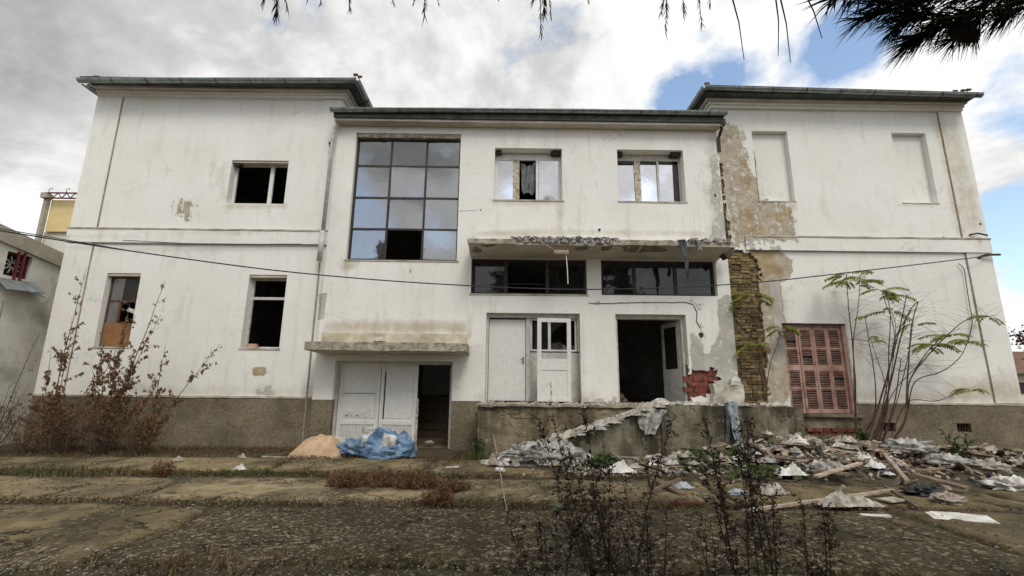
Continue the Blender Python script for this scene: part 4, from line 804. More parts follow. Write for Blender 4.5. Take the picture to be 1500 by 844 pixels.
def felt(mm,xr,cnt,hang=.10):
    m=MB()
    for k in range(cnt):
        x=xr[0]+(xr[1]-xr[0])*random.random(); w=random.uniform(.05,.15); l=random.uniform(.10,.22); 
        yaw=random.uniform(-.7,.7); b=len(m.v); n_=5; hh=random.uniform(.1,1)*hang; ph=random.random()*6
        for j in range(n_+1):
            t=j/n_; yy=-.80-.24*min(1,t*1.7); zz_=5.06+.05*math.sin(t*3+ph)*random.uniform(.6,1.2)-(max(0,t-.55)/.45)*hh
            for s_ in (-.5,0,.5):
                xx=x+s_*w*(1-.4*t*random.random())+math.sin(yaw)*t*l; m.v.append((xx,yy-.02*math.sin(s_*5+ph)-random.uniform(0,.02),zz_+.015*math.cos(s_*7+ph)))
        for j in range(n_):
            for i in range(2): m.f.append((b+j*3+i,b+j*3+i+1,b+(j+1)*3+i+1,b+(j+1)*3+i))
    m.build('felt_strip',mm,rg,kind='stuff')
felt(RAGW,(.25,2.7),95); felt(PAPER,(.1,2.5),40,.07); felt(DCLO,(.3,2.7),22,.09); felt(RAGW,(4.4,5.45),34,.06); felt(RAGP,(.3,1.0),6,.14)
m=MB()
for x in np.linspace(.15,2.75,16): crumple(m,(x,-.86,5.02),.26,.24,.11,random.uniform(-.4,.4),7,6)
for x in np.linspace(4.45,5.4,6): crumple(m,(x,-.86,5.02),.24,.22,.07,random.uniform(-.4,.4),7,6)
m.build('felt_heap',RAGW,rg,kind='stuff')
def strip_thing(name,pts,w,Y,mm,label,cat,th=.01,nseg=14,fold=.03):
    P=[at(a,b,Y) for a,b in pts]; m=MB(); n_=nseg; K=6
    for j in range(n_+1):
        t=j/n_*(len(P)-1); i=min(int(t),len(P)-2); p=P[i].lerp(P[i+1],t-i); wj=w[0]+(w[1]-w[0])*j/n_
        for s_ in range(K+1):
            q=s_/K-.5; m.v.append((p.x+q*wj+.01*math.sin(j+s_),p.y+fold*math.sin(q*12+j*.35),p.z+.01*math.sin(q*9)))
    for j in range(n_):
        for s_ in range(K): m.f.append((j*(K+1)+s_,j*(K+1)+s_+1,(j+1)*(K+1)+s_+1,(j+1)*(K+1)+s_))
    o=m.build(name,mm,smooth=True); return tag(o,label,cat)
strip_thing('hanging_cloth',[(998,351),(1002,365),(1006,385),(1007,408)],(.22,.04),-1.06,DCLO,'dark grey cloth hanging in a point from the long canopy','cloth')
strip_thing('hanging_cloth',[(1024,354),(1025,362),(1026,374)],(.12,.09),-1.06,RAGW,'small white rag hanging near the right end of the long canopy','cloth')
a=at(829,372,-1.0); b=at(832,416,-1.0); m=MB(); m.tube([a,(a+b)/2+Vector((.01,0,0)),b],.012,n=5); tag(m.build('hanging_rod',WPA),'thin white rod hanging straight down from the long canopy','rod')
p=at(822,368,-.98); m=MB(); m.obx(p,.36,.16,.02,0,.7,.03); m.obx(p+Vector((0,-.05,-.07)),.36,.02,.03,0,0,.03); tag(m.build('hanging_board',PWOOD,bev=.003),'pale splintered board hanging under the rubble of the long canopy','board')
p=at(805,362,-1.0); m=MB(); m.obx(p,.24,.05,.025,0,.2,.55); tag(m.build('hanging_board',PWOOD),'short pinkish lath poking out left of the hanging board','lath')
p=at(1064,373,-.5); m=MB(); m.obx(p,.26,.20,.16,.2,0,-.7); m.obx(p+Vector((.08,0,.12)),.04,.04,.12,0,0,-.7); m.build('floodlight',DMET,B,bev=.01)
# ============================================================ TERRACE AND RAMP
TZ=1.13; T=thing('concrete_terrace','cracked brown concrete terrace with a rubble covered ramp in front of the upper doors','terrace',(2.5,-1.3,0))
m=MB(); m.rbox(-.64,5.95,-1.3,YC-.003,-.1,TZ-.055,.07,.022,3.2); m.build('front_wall',CTER,T,smooth=False)
m=MB(); m.rbox(-.68,5.98,-1.36,YC-.004,TZ-.05,TZ,.08,.022,4); m.build('slab_edge',CONCD,T)
m=MB(); m.rbox(3.10,5.98,-2.2,-1.365,-.1,TZ+.03,.07,.028,2.2); m.build('platform',CPLT,T)
RY0,RY1=-2.18,-1.32; m=MB(); n_=30
for i in range(n_+1):
    t=i/n_; x=3.14-3.3*t; z=max(.04,(TZ+.02)*(1-t)**1.0); 
    for v in ((x,RY0+.01*NZ.noise(Vector((x*3,0,0))),-.1),(x,RY0+.01*NZ.noise(Vector((x*3,0,4))),z+.02*NZ.noise(Vector((x*5,0,0)))),(x,RY1,z)): m.v.append(v)
for i in range(n_):
    a=i*3; m.f+=[(a,a+1,a+4,a+3),(a+1,a+2,a+5,a+4)]
m.build('ramp',CPLT,T)
def crackT(px,Y,r=.008):
    m=MB(); c=[at(a,b,Y) for a,b in px]; pts=[]
    for i in range(len(c)-1):
        for t in np.linspace(0,1,6,endpoint=False): p=c[i].lerp(c[i+1],t); e=NZ.noise_vector(p*7)*.03; pts.append(p+Vector((e.x,0,e.z)))
    m.tube(pts,r,r*.4,n=4); m.build('crack',DMET,T)
crackT([(700,602),(730,598),(752,612),(790,614),(812,608),(826,600)],-1.306); crackT([(853,600),(862,615),(880,622)],-1.306,.006); crackT([(735,608),(770,604),(800,618)],-1.306,.006); crackT([(790,640),(810,634),(835,628)],-1.306,.005); crackT([(700,594),(800,596),(900,594)],-1.37,.007)
crackT([(760,600),(765,620),(757,650)],-1.306,.004)
# ============================================================ DEBRIS
def dthing(m,name,mm,label,cat,group=None,smooth=False,bev=0): return tag(m.build(name,mm,smooth=smooth,bev=bev),label,cat,group)
def lump(m,c,rx,ry,rz_,amp=.25,fr=2.5,nu=18,nv=11,seed=0,rot=0):
    b=len(m.v); ca,sa=math.cos(rot),math.sin(rot)
    for j in range(nv+1):
        ph=math.pi*j/nv
        for i in range(nu):
            th=2*math.pi*i/nu; d=Vector((math.sin(ph)*math.cos(th),math.sin(ph)*math.sin(th),math.cos(ph)))
            f_=1+amp*NZ.noise(d*fr+Vector((seed,seed,0)))+amp*.6*abs(NZ.noise(d*fr*2.7+Vector((seed,0,3))))-amp*.35*abs(NZ.noise(d*fr*5+Vector((seed,9,3))))
            x=d.x*rx*f_; y=d.y*ry*f_; z=max(-.45,d.z)*rz_*f_
            m.v.append((c[0]+x*ca-y*sa,c[1]+x*sa+y*ca,c[2]+z))
    for j in range(nv):
        for i in range(nu): m.f.append((b+j*nu+i,b+(j+1)*nu+i,b+(j+1)*nu+(i+1)%nu,b+j*nu+(i+1)%nu))
m=MB(); nx_,ny_=110,34
for j in range(ny_+1):
    for i in range(nx_+1):
        x=-.75+4.3*i/nx_; v=j/ny_; y=-2.75+1.45*v; rz=(TZ+.02)*min(1,max(0,(x+.16)/3.3)); e=min(1,(x+.75)/.6,(3.55-x)/.25)
        top=rz+.02+.13*math.sin(math.pi*min(1,max(0,(y+2.30)/.75)))*(.5+.9*abs(NZ.noise(Vector((x*2.3,y*2.3,6))))) if y>-2.28 else 0
        toe=max(0,(.34+.16*NZ.noise(Vector((x*1.7,0,9))))*(1-abs(x-.7)/1.9)); spill=toe*max(0,1-max(0,(-2.2-y))/.5) if y<=-2.19 else 0
        n3=.06*abs(NZ.noise(Vector((x*7,y*7,1))))+.04*abs(NZ.noise(Vector((x*17,y*17,2))))
        z=max(top+n3 if -2.28<y<-1.62 else (rz-.1 if y>=-1.62 else -.05),spill+n3-.03 if spill>.0 else -.05)
        m.v.append((x,y+.03*NZ.noise(Vector((x*5,y*5,3))),z*max(0,e)-.02))
m.f=[(j*(nx_+1)+i,j*(nx_+1)+i+1,(j+1)*(nx_+1)+i+1,(j+1)*(nx_+1)+i) for j in range(ny_) for i in range(nx_)]
m.f=[f for f in m.f if max(m.v[k][2] for k in f)-min(m.v[k][2] for k in f)<.16]
dthing(m,'plaster_rubble_bank',CONCP,'pale bank of plaster rubble sloping down over the ramp','rubble')['kind']='stuff'
for k in range(70):
    x=random.uniform(-.3,2.2); y=random.uniform(-2.7,-2.25); m=MB() if k%14==0 else m; s_=random.uniform(.12,.3); crumple(m,(x,y,.05+max(0,.28*(1-abs(x-.7)/1.9))*max(0,1-(-2.2-y)/.5)),s_,s_*.8,.12,random.uniform(0,3),9,8)
    if k%14==13: dthing(m,'rag_scraps',(RAGW,PAPER,WBRD,RAGP,RAGW)[k//14],('white rags','dirty papers','bright scraps','pinkish rags','grey rags')[k//14]+' mixed into the rubble bank at the foot of the ramp','rubble')['kind']='stuff'
# rubble lying on the ramp: crumpled sheets marching up
P0=Vector((.15,-2.0,.10))
rampn=0
for k in range(64):
    t=k/63; x=-.1+3.5*t+random.uniform(-.08,.08); z=.02+(TZ+.0)*min(1,max(0,(x+.16)/3.3)); y=random.uniform(-2.2,-1.8)
    m=MB(); s_=random.uniform(.18,.40)*(1.35-.55*t); crumple(m,(x,y,z),s_,s_*.8,.17*(1.2-.5*t),random.uniform(0,3),9,8,droop=.12 if random.random()<.4 else 0)
    mm=random.choice((PAPER,RAGW,PAPER,CONCP)); l_={PAPER:'dirty paper scrap',RAGW:'white rag scrap',CONCP:'grey plaster scrap'}[mm]+' on the '+('lowest third' if t<.33 else 'middle' if t<.66 else 'upper end')+' of the rubble covered ramp'; dthing(m,'plaster_rubble' if k%3 else 'crumpled_sheet',mm,l_,'rubble',l_.replace('scrap','scraps'))
m=MB()
for k in range(420):
    x=random.uniform(-.1,3.6); z=.03+(TZ+.02)*min(1,max(0,(x+.16)/3.3)); m.obx((x,random.uniform(-2.17,-1.8),z+random.uniform(0,.05)),random.uniform(.02,.10),random.uniform(.02,.07),random.uniform(.01,.04),random.uniform(0,3),random.uniform(-.6,.6),random.uniform(-.6,.6))
for k in range(170):
    t=random.random()**1.4; x=-.3+3.7*t; z=.02+(TZ+.02)*min(1,max(0,(x+.16)/3.3)); w_=random.uniform(.05,.13); c_=Vector((x,random.uniform(-2.3 if t<.5 else -2.15,-1.75),z+random.uniform(0,.07)*(1.3-t))); b0_=len(m.v); m.rbox(-w_/2,w_/2,-w_*.4,w_*.4,-w_*.3,w_*.3,w_*.5,w_*.16,14+k*.1); M_=Matrix.Translation(c_)@Matrix.Rotation(random.uniform(0,3),4,'Z')@Matrix.Rotation(random.uniform(-.6,.6),4,'X'); m.v[b0_:]=[tuple(M_@Vector(v)) for v in m.v[b0_:]]
for k in range(300):
    x=random.uniform(-.6,5.9); m.obx((x,random.uniform(-1.33,-.2) if x<3.2 else random.uniform(-2.18,-.3),(TZ if x<3.2 else TZ+.03)+random.uniform(0,.03)),random.uniform(.02,.09),random.uniform(.02,.07),random.uniform(.01,.03),random.uniform(0,3),random.uniform(-.5,.5),random.uniform(-.5,.5))
dthing(m,'plaster_crumbs',CONCP,'pale crumbs of plaster and mortar strewn over ramp and terrace','rubble')['kind']='stuff'
def mound(px,py,Y,rx,ry,rz_,mm,name,label,cat,seed=1,amp=.35,smooth=True,fr=2.5,z=None,rot=0):
    p=at(px,py,Y); m=MB(); lump(m,(p.x,Y,p.z if z is None else z),rx,ry,rz_,amp,fr,26,15,seed,rot); return dthing(m,name,mm,label,cat,smooth=smooth)
mound(800,664,-2.35,.62,.32,.20,RAGW,'cloth_heap','low heap of crumpled white cloth at the foot of the ramp','cloth',3,.6,fr=4)
mound(762,668,-2.3,.45,.25,.10,RAGW,'cloth_heap','flat trampled white cloth trailing off the left end of the ramp','cloth',5,.6,fr=4)
mound(782,655,-2.0,.35,.2,.10,RAGP,'cloth_heap','pinkish white bundle lying on the lowest part of the ramp','cloth',8,.5,fr=4)
def sheet_on(px,py,Y,sx,sy,mm,label,rz=0,tx=0,ty=0,name='sheet',cat='sheet',th=.012,thing_=True,dz=0):
    p=at(px,py,Y); m=MB(); M_=Matrix.Translation((p.x,Y,p.z+dz))@Matrix.Rotation(rz,4,'Z')@Matrix.Rotation(tx,4,'X')@Matrix.Rotation(ty,4,'Y'); m.rbox(-sx/2,sx/2,-sy/2,sy/2,-th/2,th/2,.08,.006,5); m.v=[tuple(M_@Vector(v)) for v in m.v]; return dthing(m,name,mm,label,cat)
# hanging things on the platform edge
strip_thing('hanging_cloth',[(962,600),(958,615),(950,636)],(.42,.22),-2.26,RAGW,'dirty white cloth draped over the upper end of the ramp','cloth',fold=.05)
strip_thing('hanging_cloth',[(944,608),(942,622),(944,630)],(.22,.16),-2.24,CSACK,'grey torn sack end hanging beside the draped white cloth on the ramp','cloth',fold=.04)
strip_thing('hanging_cloth',[(1071,588),(1076,612),(1080,650)],(.26,.12),-2.27,LBLUE,'pale blue and white cloth hanging down the platform front','cloth',fold=.05)
strip_thing('hanging_cloth',[(1064,590),(1068,612),(1066,640),(1062,662)],(.10,.07),-2.26,DCLO,'narrow dark strip hanging beside the pale blue cloth','cloth',fold=.02)
m=MB(); p=at(1082,590,-2.2); crumple(m,(p.x,-2.1,TZ+.04),.55,.3,.06,.1,12,8); dthing(m,'crumpled_sheet',RAGW,'crumpled white sheet spread on the platform above the blue cloth','sheet')
m=MB(); p=at(1010,590,-1.9); crumple(m,(p.x,-1.9,TZ+.04),.9,.35,.11,.1,16,8); dthing(m,'crumpled_sheet',RAGW,'long crumpled white sheet on the platform at the top of the ramp','sheet')
m=MB(); p=at(964,590,-1.6); lump(m,(p.x,-1.75,TZ+.07),.14,.12,.09,.5,3,seed=4); dthing(m,'white_bundle',WBRD,'small bright white bundle left of the long sheet at the ramp top','bundle')
m=MB(); p=at(922,590,-1.0); lump(m,(p.x,.5,TZ+.1),.28,.2,.16,.5,3,seed=9); dthing(m,'sack',mat('brown_sack',(.07,.045,.025),(.15,.10,.06),5),'brown sack lying just inside the dark doorway','sack')
# main heap
def place(px,py,dz=.06):
    p=gd(px,py,.15); h=gz(p.x,p.y); return Vector((p.x,p.y,h+dz))
big=[ # px,py,sx,sy,kind,mat,label
(905,684,.55,.35,'c',WBRD,'bright white crumpled sheet in the rubble below the ramp','sheet'),
(880,672,.30,.22,'c',RAGW,'small white rag left of the bright sheet below the ramp','rag'),
(975,680,.60,.30,'b',WBRD,'tilted rectangular white board on the rubble below the platform','board'),
(968,655,.24,.2,'l',ORNG,'orange brown foam lump against the platform foot','lump'),
(962,642,.22,.2,'l',CONCP,'grey mortar lump above the orange foam lump','lump'),
(1057,666,.16,.12,'l',BLUE,'small blue plastic bag at the foot of the platform','bag'),
(1127,665,.65,.5,'c',PAPER,'pointed pale paper sheet propped at the right foot of the platform','sheet'),
(1165,675,.75,.45,'l',PAPER,'wide pale crumpled cloth heap right of the platform','cloth'),
(1192,668,.5,.35,'c',RAGW,'white crumpled cloth behind the grey boards','cloth'),
(1215,690,.5,.4,'c',RAGW,'folded white cloth in the middle of the big rubble heap','cloth'),
(1155,692,.5,.35,'c',WBRD,'white torn sheet beside the green creeper','sheet'),
(1335,684,.72,.42,'l',RAGW,'rounded sack of grey and white rags on the right of the heap','sack'),
(1390,690,.55,.38,'l',RAGW,'pale crumpled sack right of the rounded rag sack','sack'),
(1445,692,.6,.4,'l',PAPER,'flat pale sack near the right end of the heap','sack'),
(1480,705,.6,.35,'l',WBRD,'white bag at the far right edge of the heap','bag'),
(1440,675,.7,.3,'c',RAGW,'long white sheet behind the flat pale sack','sheet'),
(1350,712,.5,.3,'l',BLK,'black plastic bag in front of the rounded rag sack','bag'),
(1385,722,.35,.25,'l',RAGP,'pinkish grey bundle right of the black bag','bundle'),
(1405,745,.58,.3,'b',WBRD,'flat white board lying alone in front of the heap at right','board'),
(1388,742,.3,.22,'b',WBRD,'smaller white tile lying behind the lone flat board','board'),
(1270,640,.32,.28,'l',CSACK,'grey plastic sack under the saplings by the shutters','sack'),
(1240,645,.32,.3,'c',WBRD,'white plastic sheet below the shutters','sheet'),
(1300,660,.35,.25,'c',RAGW,'grimy white rag below the first plinth vent','rag'),
(1180,625,.6,.25,'c',CONCP,'pale rubble sheet on the step below the pink shutters','sheet'),
(1100,690,.3,.2,'l',RAGW,'small white bag in the green creeper','bag'),
(1000,705,.28,.18,'c',LBLUE,'pale blue rag in the rubble below the platform','rag'),
(1130,712,.4,.25,'c',PAPER,'pale paper in front of the green creeper','paper'),
(1240,728,.8,.25,'c',PAPER,'long pale paper sheet at the front of the heap','paper'),
(1305,722,.35,.2,'b',PAPER,'cream board right of the long plank','board'),
(1280,742,.3,.1,'b',WBRD,'thin white strip lying flat in front of the heap','strip'),
(1330,640,.5,.15,'b',RAGW,'pale flat sheet along the plinth at right','sheet'),
(1080,712,.2,.14,'l',LBLUE,'small pale blue packet in front of the creeper','packet'),
(640,662,.0,.0,'x',None,'',''),
(632,658,.22,.15,'l',PAPER,'pale crumpled bag just inside the open lower doorway','bag'),
(663,676,.24,.06,'b',WBRD,'flattened white carton before the lower doorway','carton'),
(352,681,.20,.10,'c',WBRD,'small white rag on the concrete left of the tan sheet','rag'),
(355,664,.18,.1,'c',PAPER,'grey paper scrap at the foot of the left plinth','paper'),
(262,668,.16,.12,'c',PAPER,'small grey paper scrap beside the brown shrub','paper'),
(420,663,.9,.05,'b',PAPER,'long thin pale lath lying left of the tan sheet','lath')]
for (px,py,sx,sy,k,mm,lab,cat) in big:
    if k=='x': continue
    p=place(px,py); m=MB()
    if lab.startswith('pale crumpled bag just'): p=Vector((-1.95,.35,.12)); 
    if k=='c': crumple(m,p,sx,sy,.20 if sx>.3 else .1,random.uniform(-.4,.4),16,12,seed=px*.1); dthing(m,'crumpled_'+cat,mm,lab,cat)
    elif k=='l': lump(m,p+Vector((0,0,.0)),sx/2,sy/2,sy*.30,.8,3.4,34,22,px*.17,random.uniform(-.3,.3)); dthing(m,cat,mm,lab,cat,smooth=True)
    else:
        M_=Matrix.Translation(p)@Matrix.Rotation(random.uniform(-.5,.5),4,'Z')@Matrix.Rotation(.28 if sx==.60 else random.uniform(-.05,.08),4,'X')@Matrix.Rotation(random.uniform(-.1,.1),4,'Y'); m.rbox(-sx/2,sx/2,-sy/2,sy/2,-.008,.012,.1,.008,5); m.v=[tuple(M_@Vector(v)) for v in m.v]; dthing(m,cat,mm,lab,cat)
def plank(pa,pb,w,th,mm,label,za=.1,zb=.1,name='plank',group=None):
    a=gd(*pa,.12); b=gd(*pb,.12); a.z=gz(a.x,a.y)+za; b.z=gz(b.x,b.y)+zb; d=b-a; m=MB(); M_=Matrix.Translation((a+b)/2)@d.to_track_quat('X','Z').to_matrix().to_4x4()
    m.rbox(-d.length/2,d.length/2,-w/2,w/2,-th/2,th/2,.15,.006,3); m.v=[tuple(M_@Vector(v)) for v in m.v]; return dthing(m,name,mm,label,'plank',group)
plank((1090,742),(1308,716),.06,.03,PWOOD,'long pale pinkish lath across the front of the heap',.06,.10)
plank((1340,704),(1418,716),.16,.04,WOOD,'short wide brown plank below the pale sacks',.16,.12)
plank((1190,698),(1245,702),.14,.03,WOOD,'grey brown board in the centre of the heap',.14,.14)
plank((1195,706),(1262,694),.08,.03,PWOOD,'pale board crossing over the grey brown board',.18,.16)
plank((1285,680),(1330,706),.06,.04,PWOOD,'pale diagonal batten left of the rounded rag sack',.16,.08)
plank((1296,712),(1345,735),.04,.03,WOOD,'thin batten pointing at the viewer beside the black bag',.1,.05)
plank((1060,726),(1130,745),.07,.02,WOOD,'dark lath in front of the creeper',.05,.05)
plank((958,702),(1000,718),.12,.03,WOOD,'broad dark board below the tilted white board',.14,.06)
plank((950,716),(996,708),.05,.03,WOOD,'narrow weathered batten crossing below the tilted white board',.08,.18)
plank((985,725),(1030,729),.12,.03,RBRK,'flat red tile strip lying in front of the rubble',.03,.03)
plank((385,664),(455,657),.05,.03,WOOD,'dark stick lying against the peach plastic sheet',.06,.10)
plank((745,745),(722,668),.012,.012,PWOOD,'thin pale stick standing in the grass left of the ramp',.0,.55)
SC_=[WOOD,PWOOD,WOOD,PAPER,CONCP,RBRK,RAGW]
def reg(x,y):
    if x<3.2: a='at the foot of the ramp'
    elif x<4.6: a='under the tilted white board'
    elif x<6.0: a='around the green creeper'
    elif x<7.3: a='below the platform corner'
    elif x<8.6: a='below the pink shutters'
    elif x<9.8: a='before the first plinth vent'
    elif x<11: a='before the second plinth vent'
    else: a='near the right corner of the building'
    return a+(', front edge of the heap' if y<-3.1 else ', middle of the heap' if y<-2.3 else ', back of the heap')
sl_=[('broken board lying in the rubble heap',1),('pale broken lath lying in the rubble heap',1)]
for k in range(170):
    r_=random.random(); 
    if r_<.62: x=random.gauss(7.2,1.5); y=random.gauss(-2.75,.55)
    elif r_<.85: x=random.uniform(2.2,5.6); y=random.uniform(-3.3,-2.35)
    else: x=random.uniform(7,12.3); y=random.uniform(-3.6,-.5)
    if y>-2.3 and x<6.05: continue
    z=gz(x,y)+random.uniform(.02,.14); m=MB(); l=random.uniform(.15,.6); M_=Matrix.Translation((x,y,z))@Matrix.Rotation(random.uniform(-1.2,1.2),4,'Z')@Matrix.Rotation(random.uniform(-.3,.3),4,'Y')@Matrix.Rotation(random.uniform(-.5,.5),4,'X')
    m.rbox(-l/2,l/2,-random.uniform(.02,.06),random.uniform(.02,.06),-.008,.012,.15,.006,5); m.v=[tuple(M_@Vector(v)) for v in m.v]
    i_=k%3==0; l_=('dark ' if not i_ else 'pale ')+('short ' if l<.3 else 'long ' if l>.48 else '')+('broken board ')+reg(x,y); dthing(m,'broken_board',(WOOD,PWOOD)[i_],l_,'board',l_.replace('board','boards',1))
for k in range(150):
    r_=random.random(); x,y=(random.gauss(7.4,2.0),random.gauss(-2.6,.65)) if r_<.7 else (random.uniform(2.2,5.6),random.uniform(-3.3,-2.4))
    if y>-2.3 and x<6.05: continue
    m=MB(); s_=random.uniform(.1,.32); crumple(m,(x,y,gz(x,y)+random.uniform(0,.08)),s_,s_*.8,s_*.5,random.uniform(0,3),8,6); mm=random.choice((RAGW,PAPER,PAPER,WBRD,RAGP)); l_=('small ' if s_<.2 else 'larger ')+{RAGW:'white rag scrap ',PAPER:'dirty paper scrap ',WBRD:'bright white scrap ',RAGP:'pinkish rag scrap '}[mm]+reg(x,y); dthing(m,'crumpled_scrap',mm,l_,'scrap',l_.replace('scrap','scraps',1))
m=MB()
for k in range(420):
    x,y=(random.gauss(7.2,2.0),random.gauss(-2.6,.6)) if random.random()<.7 else (random.uniform(1.,5.6),random.uniform(-3.1,-2.3))
    if y>-2.3 and x<6.05: continue
    w_=random.uniform(.05,.16); b0_=len(m.v); m.rbox(-w_/2,w_/2,-w_*.4,w_*.4,-w_*.3,w_*.3,w_*.5,w_*.16,14+k*.1); M_=Matrix.Translation((x,y,gz(x,y)+random.uniform(0,.06)))@Matrix.Rotation(random.uniform(0,3),4,'Z')@Matrix.Rotation(random.uniform(-.6,.6),4,'X'); m.v[b0_:]=[tuple(M_@Vector(v)) for v in m.v[b0_:]]
dthing(m,'mortar_chunks',CONC,'brown grey lumps of mortar and concrete bedded in the rubble heap','rubble')['kind']='stuff'
for mm,c_ in ((CONCP,900),(PAPER,900),(RBRK,120),(WOOD,1300),(DCLO,600)):
    m=MB()
    for k in range(c_):
        x,y=(random.gauss(7.3,2.2),random.gauss(-2.7,.62)) if random.random()<.75 else (random.uniform(1.,5.6),random.uniform(-3.5,-2.3))
        if y>-2.3 and x<6.05: continue
        m.obx((x,y,gz(x,y)+random.uniform(0,.06)),random.uniform(.02,.16),random.uniform(.01,.07),random.uniform(.008,.04),random.uniform(0,3),random.uniform(-.7,.7),random.uniform(-.7,.7))
    dthing(m,'small_rubble',mm,{CONCP:'grey crumbs of mortar in the rubble heap',PAPER:'small pale paper and plaster bits in the rubble heap',RBRK:'red brick chips in the rubble heap',WOOD:'brown splinters in the rubble heap',DCLO:'dark plastic and cloth bits in the rubble heap'}[mm],'rubble')['kind']='stuff'
# blue sacks before the lower door, peach sheet
def wl(name,px,py,Y,rx,ry,rz_,mm,label,cat,seed,amp=.45,fr=3,z=None,rot=0):
    p=at(px,py,Y); m=MB(); lump(m,(p.x,Y,p.z if z is None else z),rx,ry,rz_,amp,fr,40,26,seed,rot); return dthing(m,name,mm,label,cat,smooth=True)
wl('plastic_sack',556,664,-1.55,.40,.3,.34,BLUE,'big blue plastic rubbish sack in the middle of the pile by the lower door','sack',2,.5,z=.22)
wl('plastic_sack',524,672,-1.35,.32,.22,.20,BLUE,'low blue plastic sack on the left of the pile','sack',6,.5,z=.17)
wl('plastic_sack',508,663,-1.2,.34,.2,.13,BLUE,'flat blue plastic tail spreading towards the peach sheet','sack',16,.5,z=.14,rot=.2)
wl('plastic_sack',584,668,-1.45,.34,.26,.28,BLUE,'blue plastic sack on the right end of the pile','sack',11,.5,z=.2,rot=-.3)
wl('plastic_sack',562,680,-1.85,.40,.2,.20,BLUE,'low blue plastic sack at the front of the pile','sack',21,.6,z=.13)
def sack(px,py,Y,sx,sz,rz,ty,mm,label):
    p=at(px,py,Y); m=MB(); m.rbox(-sx/2,sx/2,-.07,.07,-sz/2,sz/2,.06,.035,5.5); M_=Matrix.Translation(p)@Matrix.Rotation(rz,4,'Z')@Matrix.Rotation(ty,4,'Y')@Matrix.Rotation(-.35,4,'X'); m.v=[tuple(M_@Vector(v)) for v in m.v]; return dthing(m,'paper_sack',mm,label,'sack',smooth=True)
sack(543,642,-1.62,.34,.40,.05,-.05,CSACK,'open grey cement sack standing at the top of the blue pile')
sack(567,654,-1.86,.26,.44,-.1,.30,CSACK,'grey and white cement sack leaning down the front of the blue pile')
m=MB(); p=at(580,640,-1.3); crumple(m,(p.x,-1.35,p.z-.03),.34,.2,.14,.4,12,8); dthing(m,'crumpled_sheet',PAPER,'torn cream paper behind the leaning cement sack','paper')
m=MB(); n_u,n_v=30,16; a=at(432,668,-1.2); b=at(505,662,-1.0)
for j in range(n_v+1):
    for i in range(n_u+1):
        u,v=i/n_u,j/n_v; x=a.x+(b.x+.1-a.x)*u; y=-1.6+.95*v; h=.50*math.sin(math.pi*min(1,u*.95+.05))**.7*math.sin(math.pi*v)**.55; h*=.8+.35*abs(NZ.noise(Vector((u*5,v*4,2)))); m.v.append((x+.03*NZ.noise(Vector((u*4,v*4,8))),y+.08*NZ.noise(Vector((u*3,v*3,4))),.0+h))
m.f=[(j*(n_u+1)+i,j*(n_u+1)+i+1,(j+1)*(n_u+1)+i+1,(j+1)*(n_u+1)+i) for j in range(n_v) for i in range(n_u)]
dthing(m,'plastic_sheet',ORNG,'peach coloured plastic sheet billowing left of the blue sacks','sheet',smooth=True)
m=MB(); p=at(495,668,-.8); m.obx((p.x,-.75,.28),.3,.2,.02,.3,.5,.2); dthing(m,'grey_board',CSACK,'grey cardboard flap between the peach sheet and the door','cardboard')
m=MB(); x=-6.76; m.bx(x+.10,x+.38,.04,.16,2.405,2.47); m.bx(x+.12,x+.36,.05,.15,2.47,2.52); dthing(m,'brick_on_sill',mat('pink_block',(.42,.24,.17),(.55,.36,.27),8),'pinkish block left on the sill of the black ground floor window','block')
m=MB(); m.tube([gd(727,688,.08),gd(738,689,.08)],.04,n=12); dthing(m,'tin_can',WBRD,'crushed white can lying left of the ramp','can')
# ============================================================ CABLES
def catena(pts,r,label,name='cable'):
    m=MB(); P=[at(*p) for p in pts]; Q=[]
    n_=len(P)
    for i in range(n_-1):
        p0=P[max(i-1,0)];p1=P[i];p2=P[i+1];p3=P[min(i+2,n_-1)]
        for k in range(10):
            t=k/10; Q.append(.5*((2*p1)+(p2-p0)*t+(2*p0-5*p1+4*p2-p3)*t*t+(3*p1-p0-3*p2+p3)*t**3))
    Q.append(P[-1]); m.tube(Q,r,n=6); return tag(m.build(name,BLK,smooth=True),label,'cable')
catena([(-60,328,-3.3),(0,338,-3.1),(200,369,-2.6),(420,398,-2.1),(640,416,-1.65),(860,424,-1.3),(1080,416,-1.15),(1280,395,-.8),(1448,375,-.16)],.013,'thick black cable sagging across the whole front of the building')
catena([(-60,324,-3.3),(0,335,-3.1),(100,352,-2.85),(200,369,-2.59)],.009,'thinner second cable running beside the thick one above the grey shed')
catena([(100,356,-.12),(180,358,-.10),(300,359,-.09),(470,358,-.09)],.007,'thin cable fixed along the string course of the left wing')
catena([(1404,386,-.05),(1412,395,-.05),(1416,420,-.05),(1420,445,-.05),(1424,470,-.05),(1421,490,-.05),(1418,500,-.05)],.010,'loose dark wire dangling down the right wing wall')
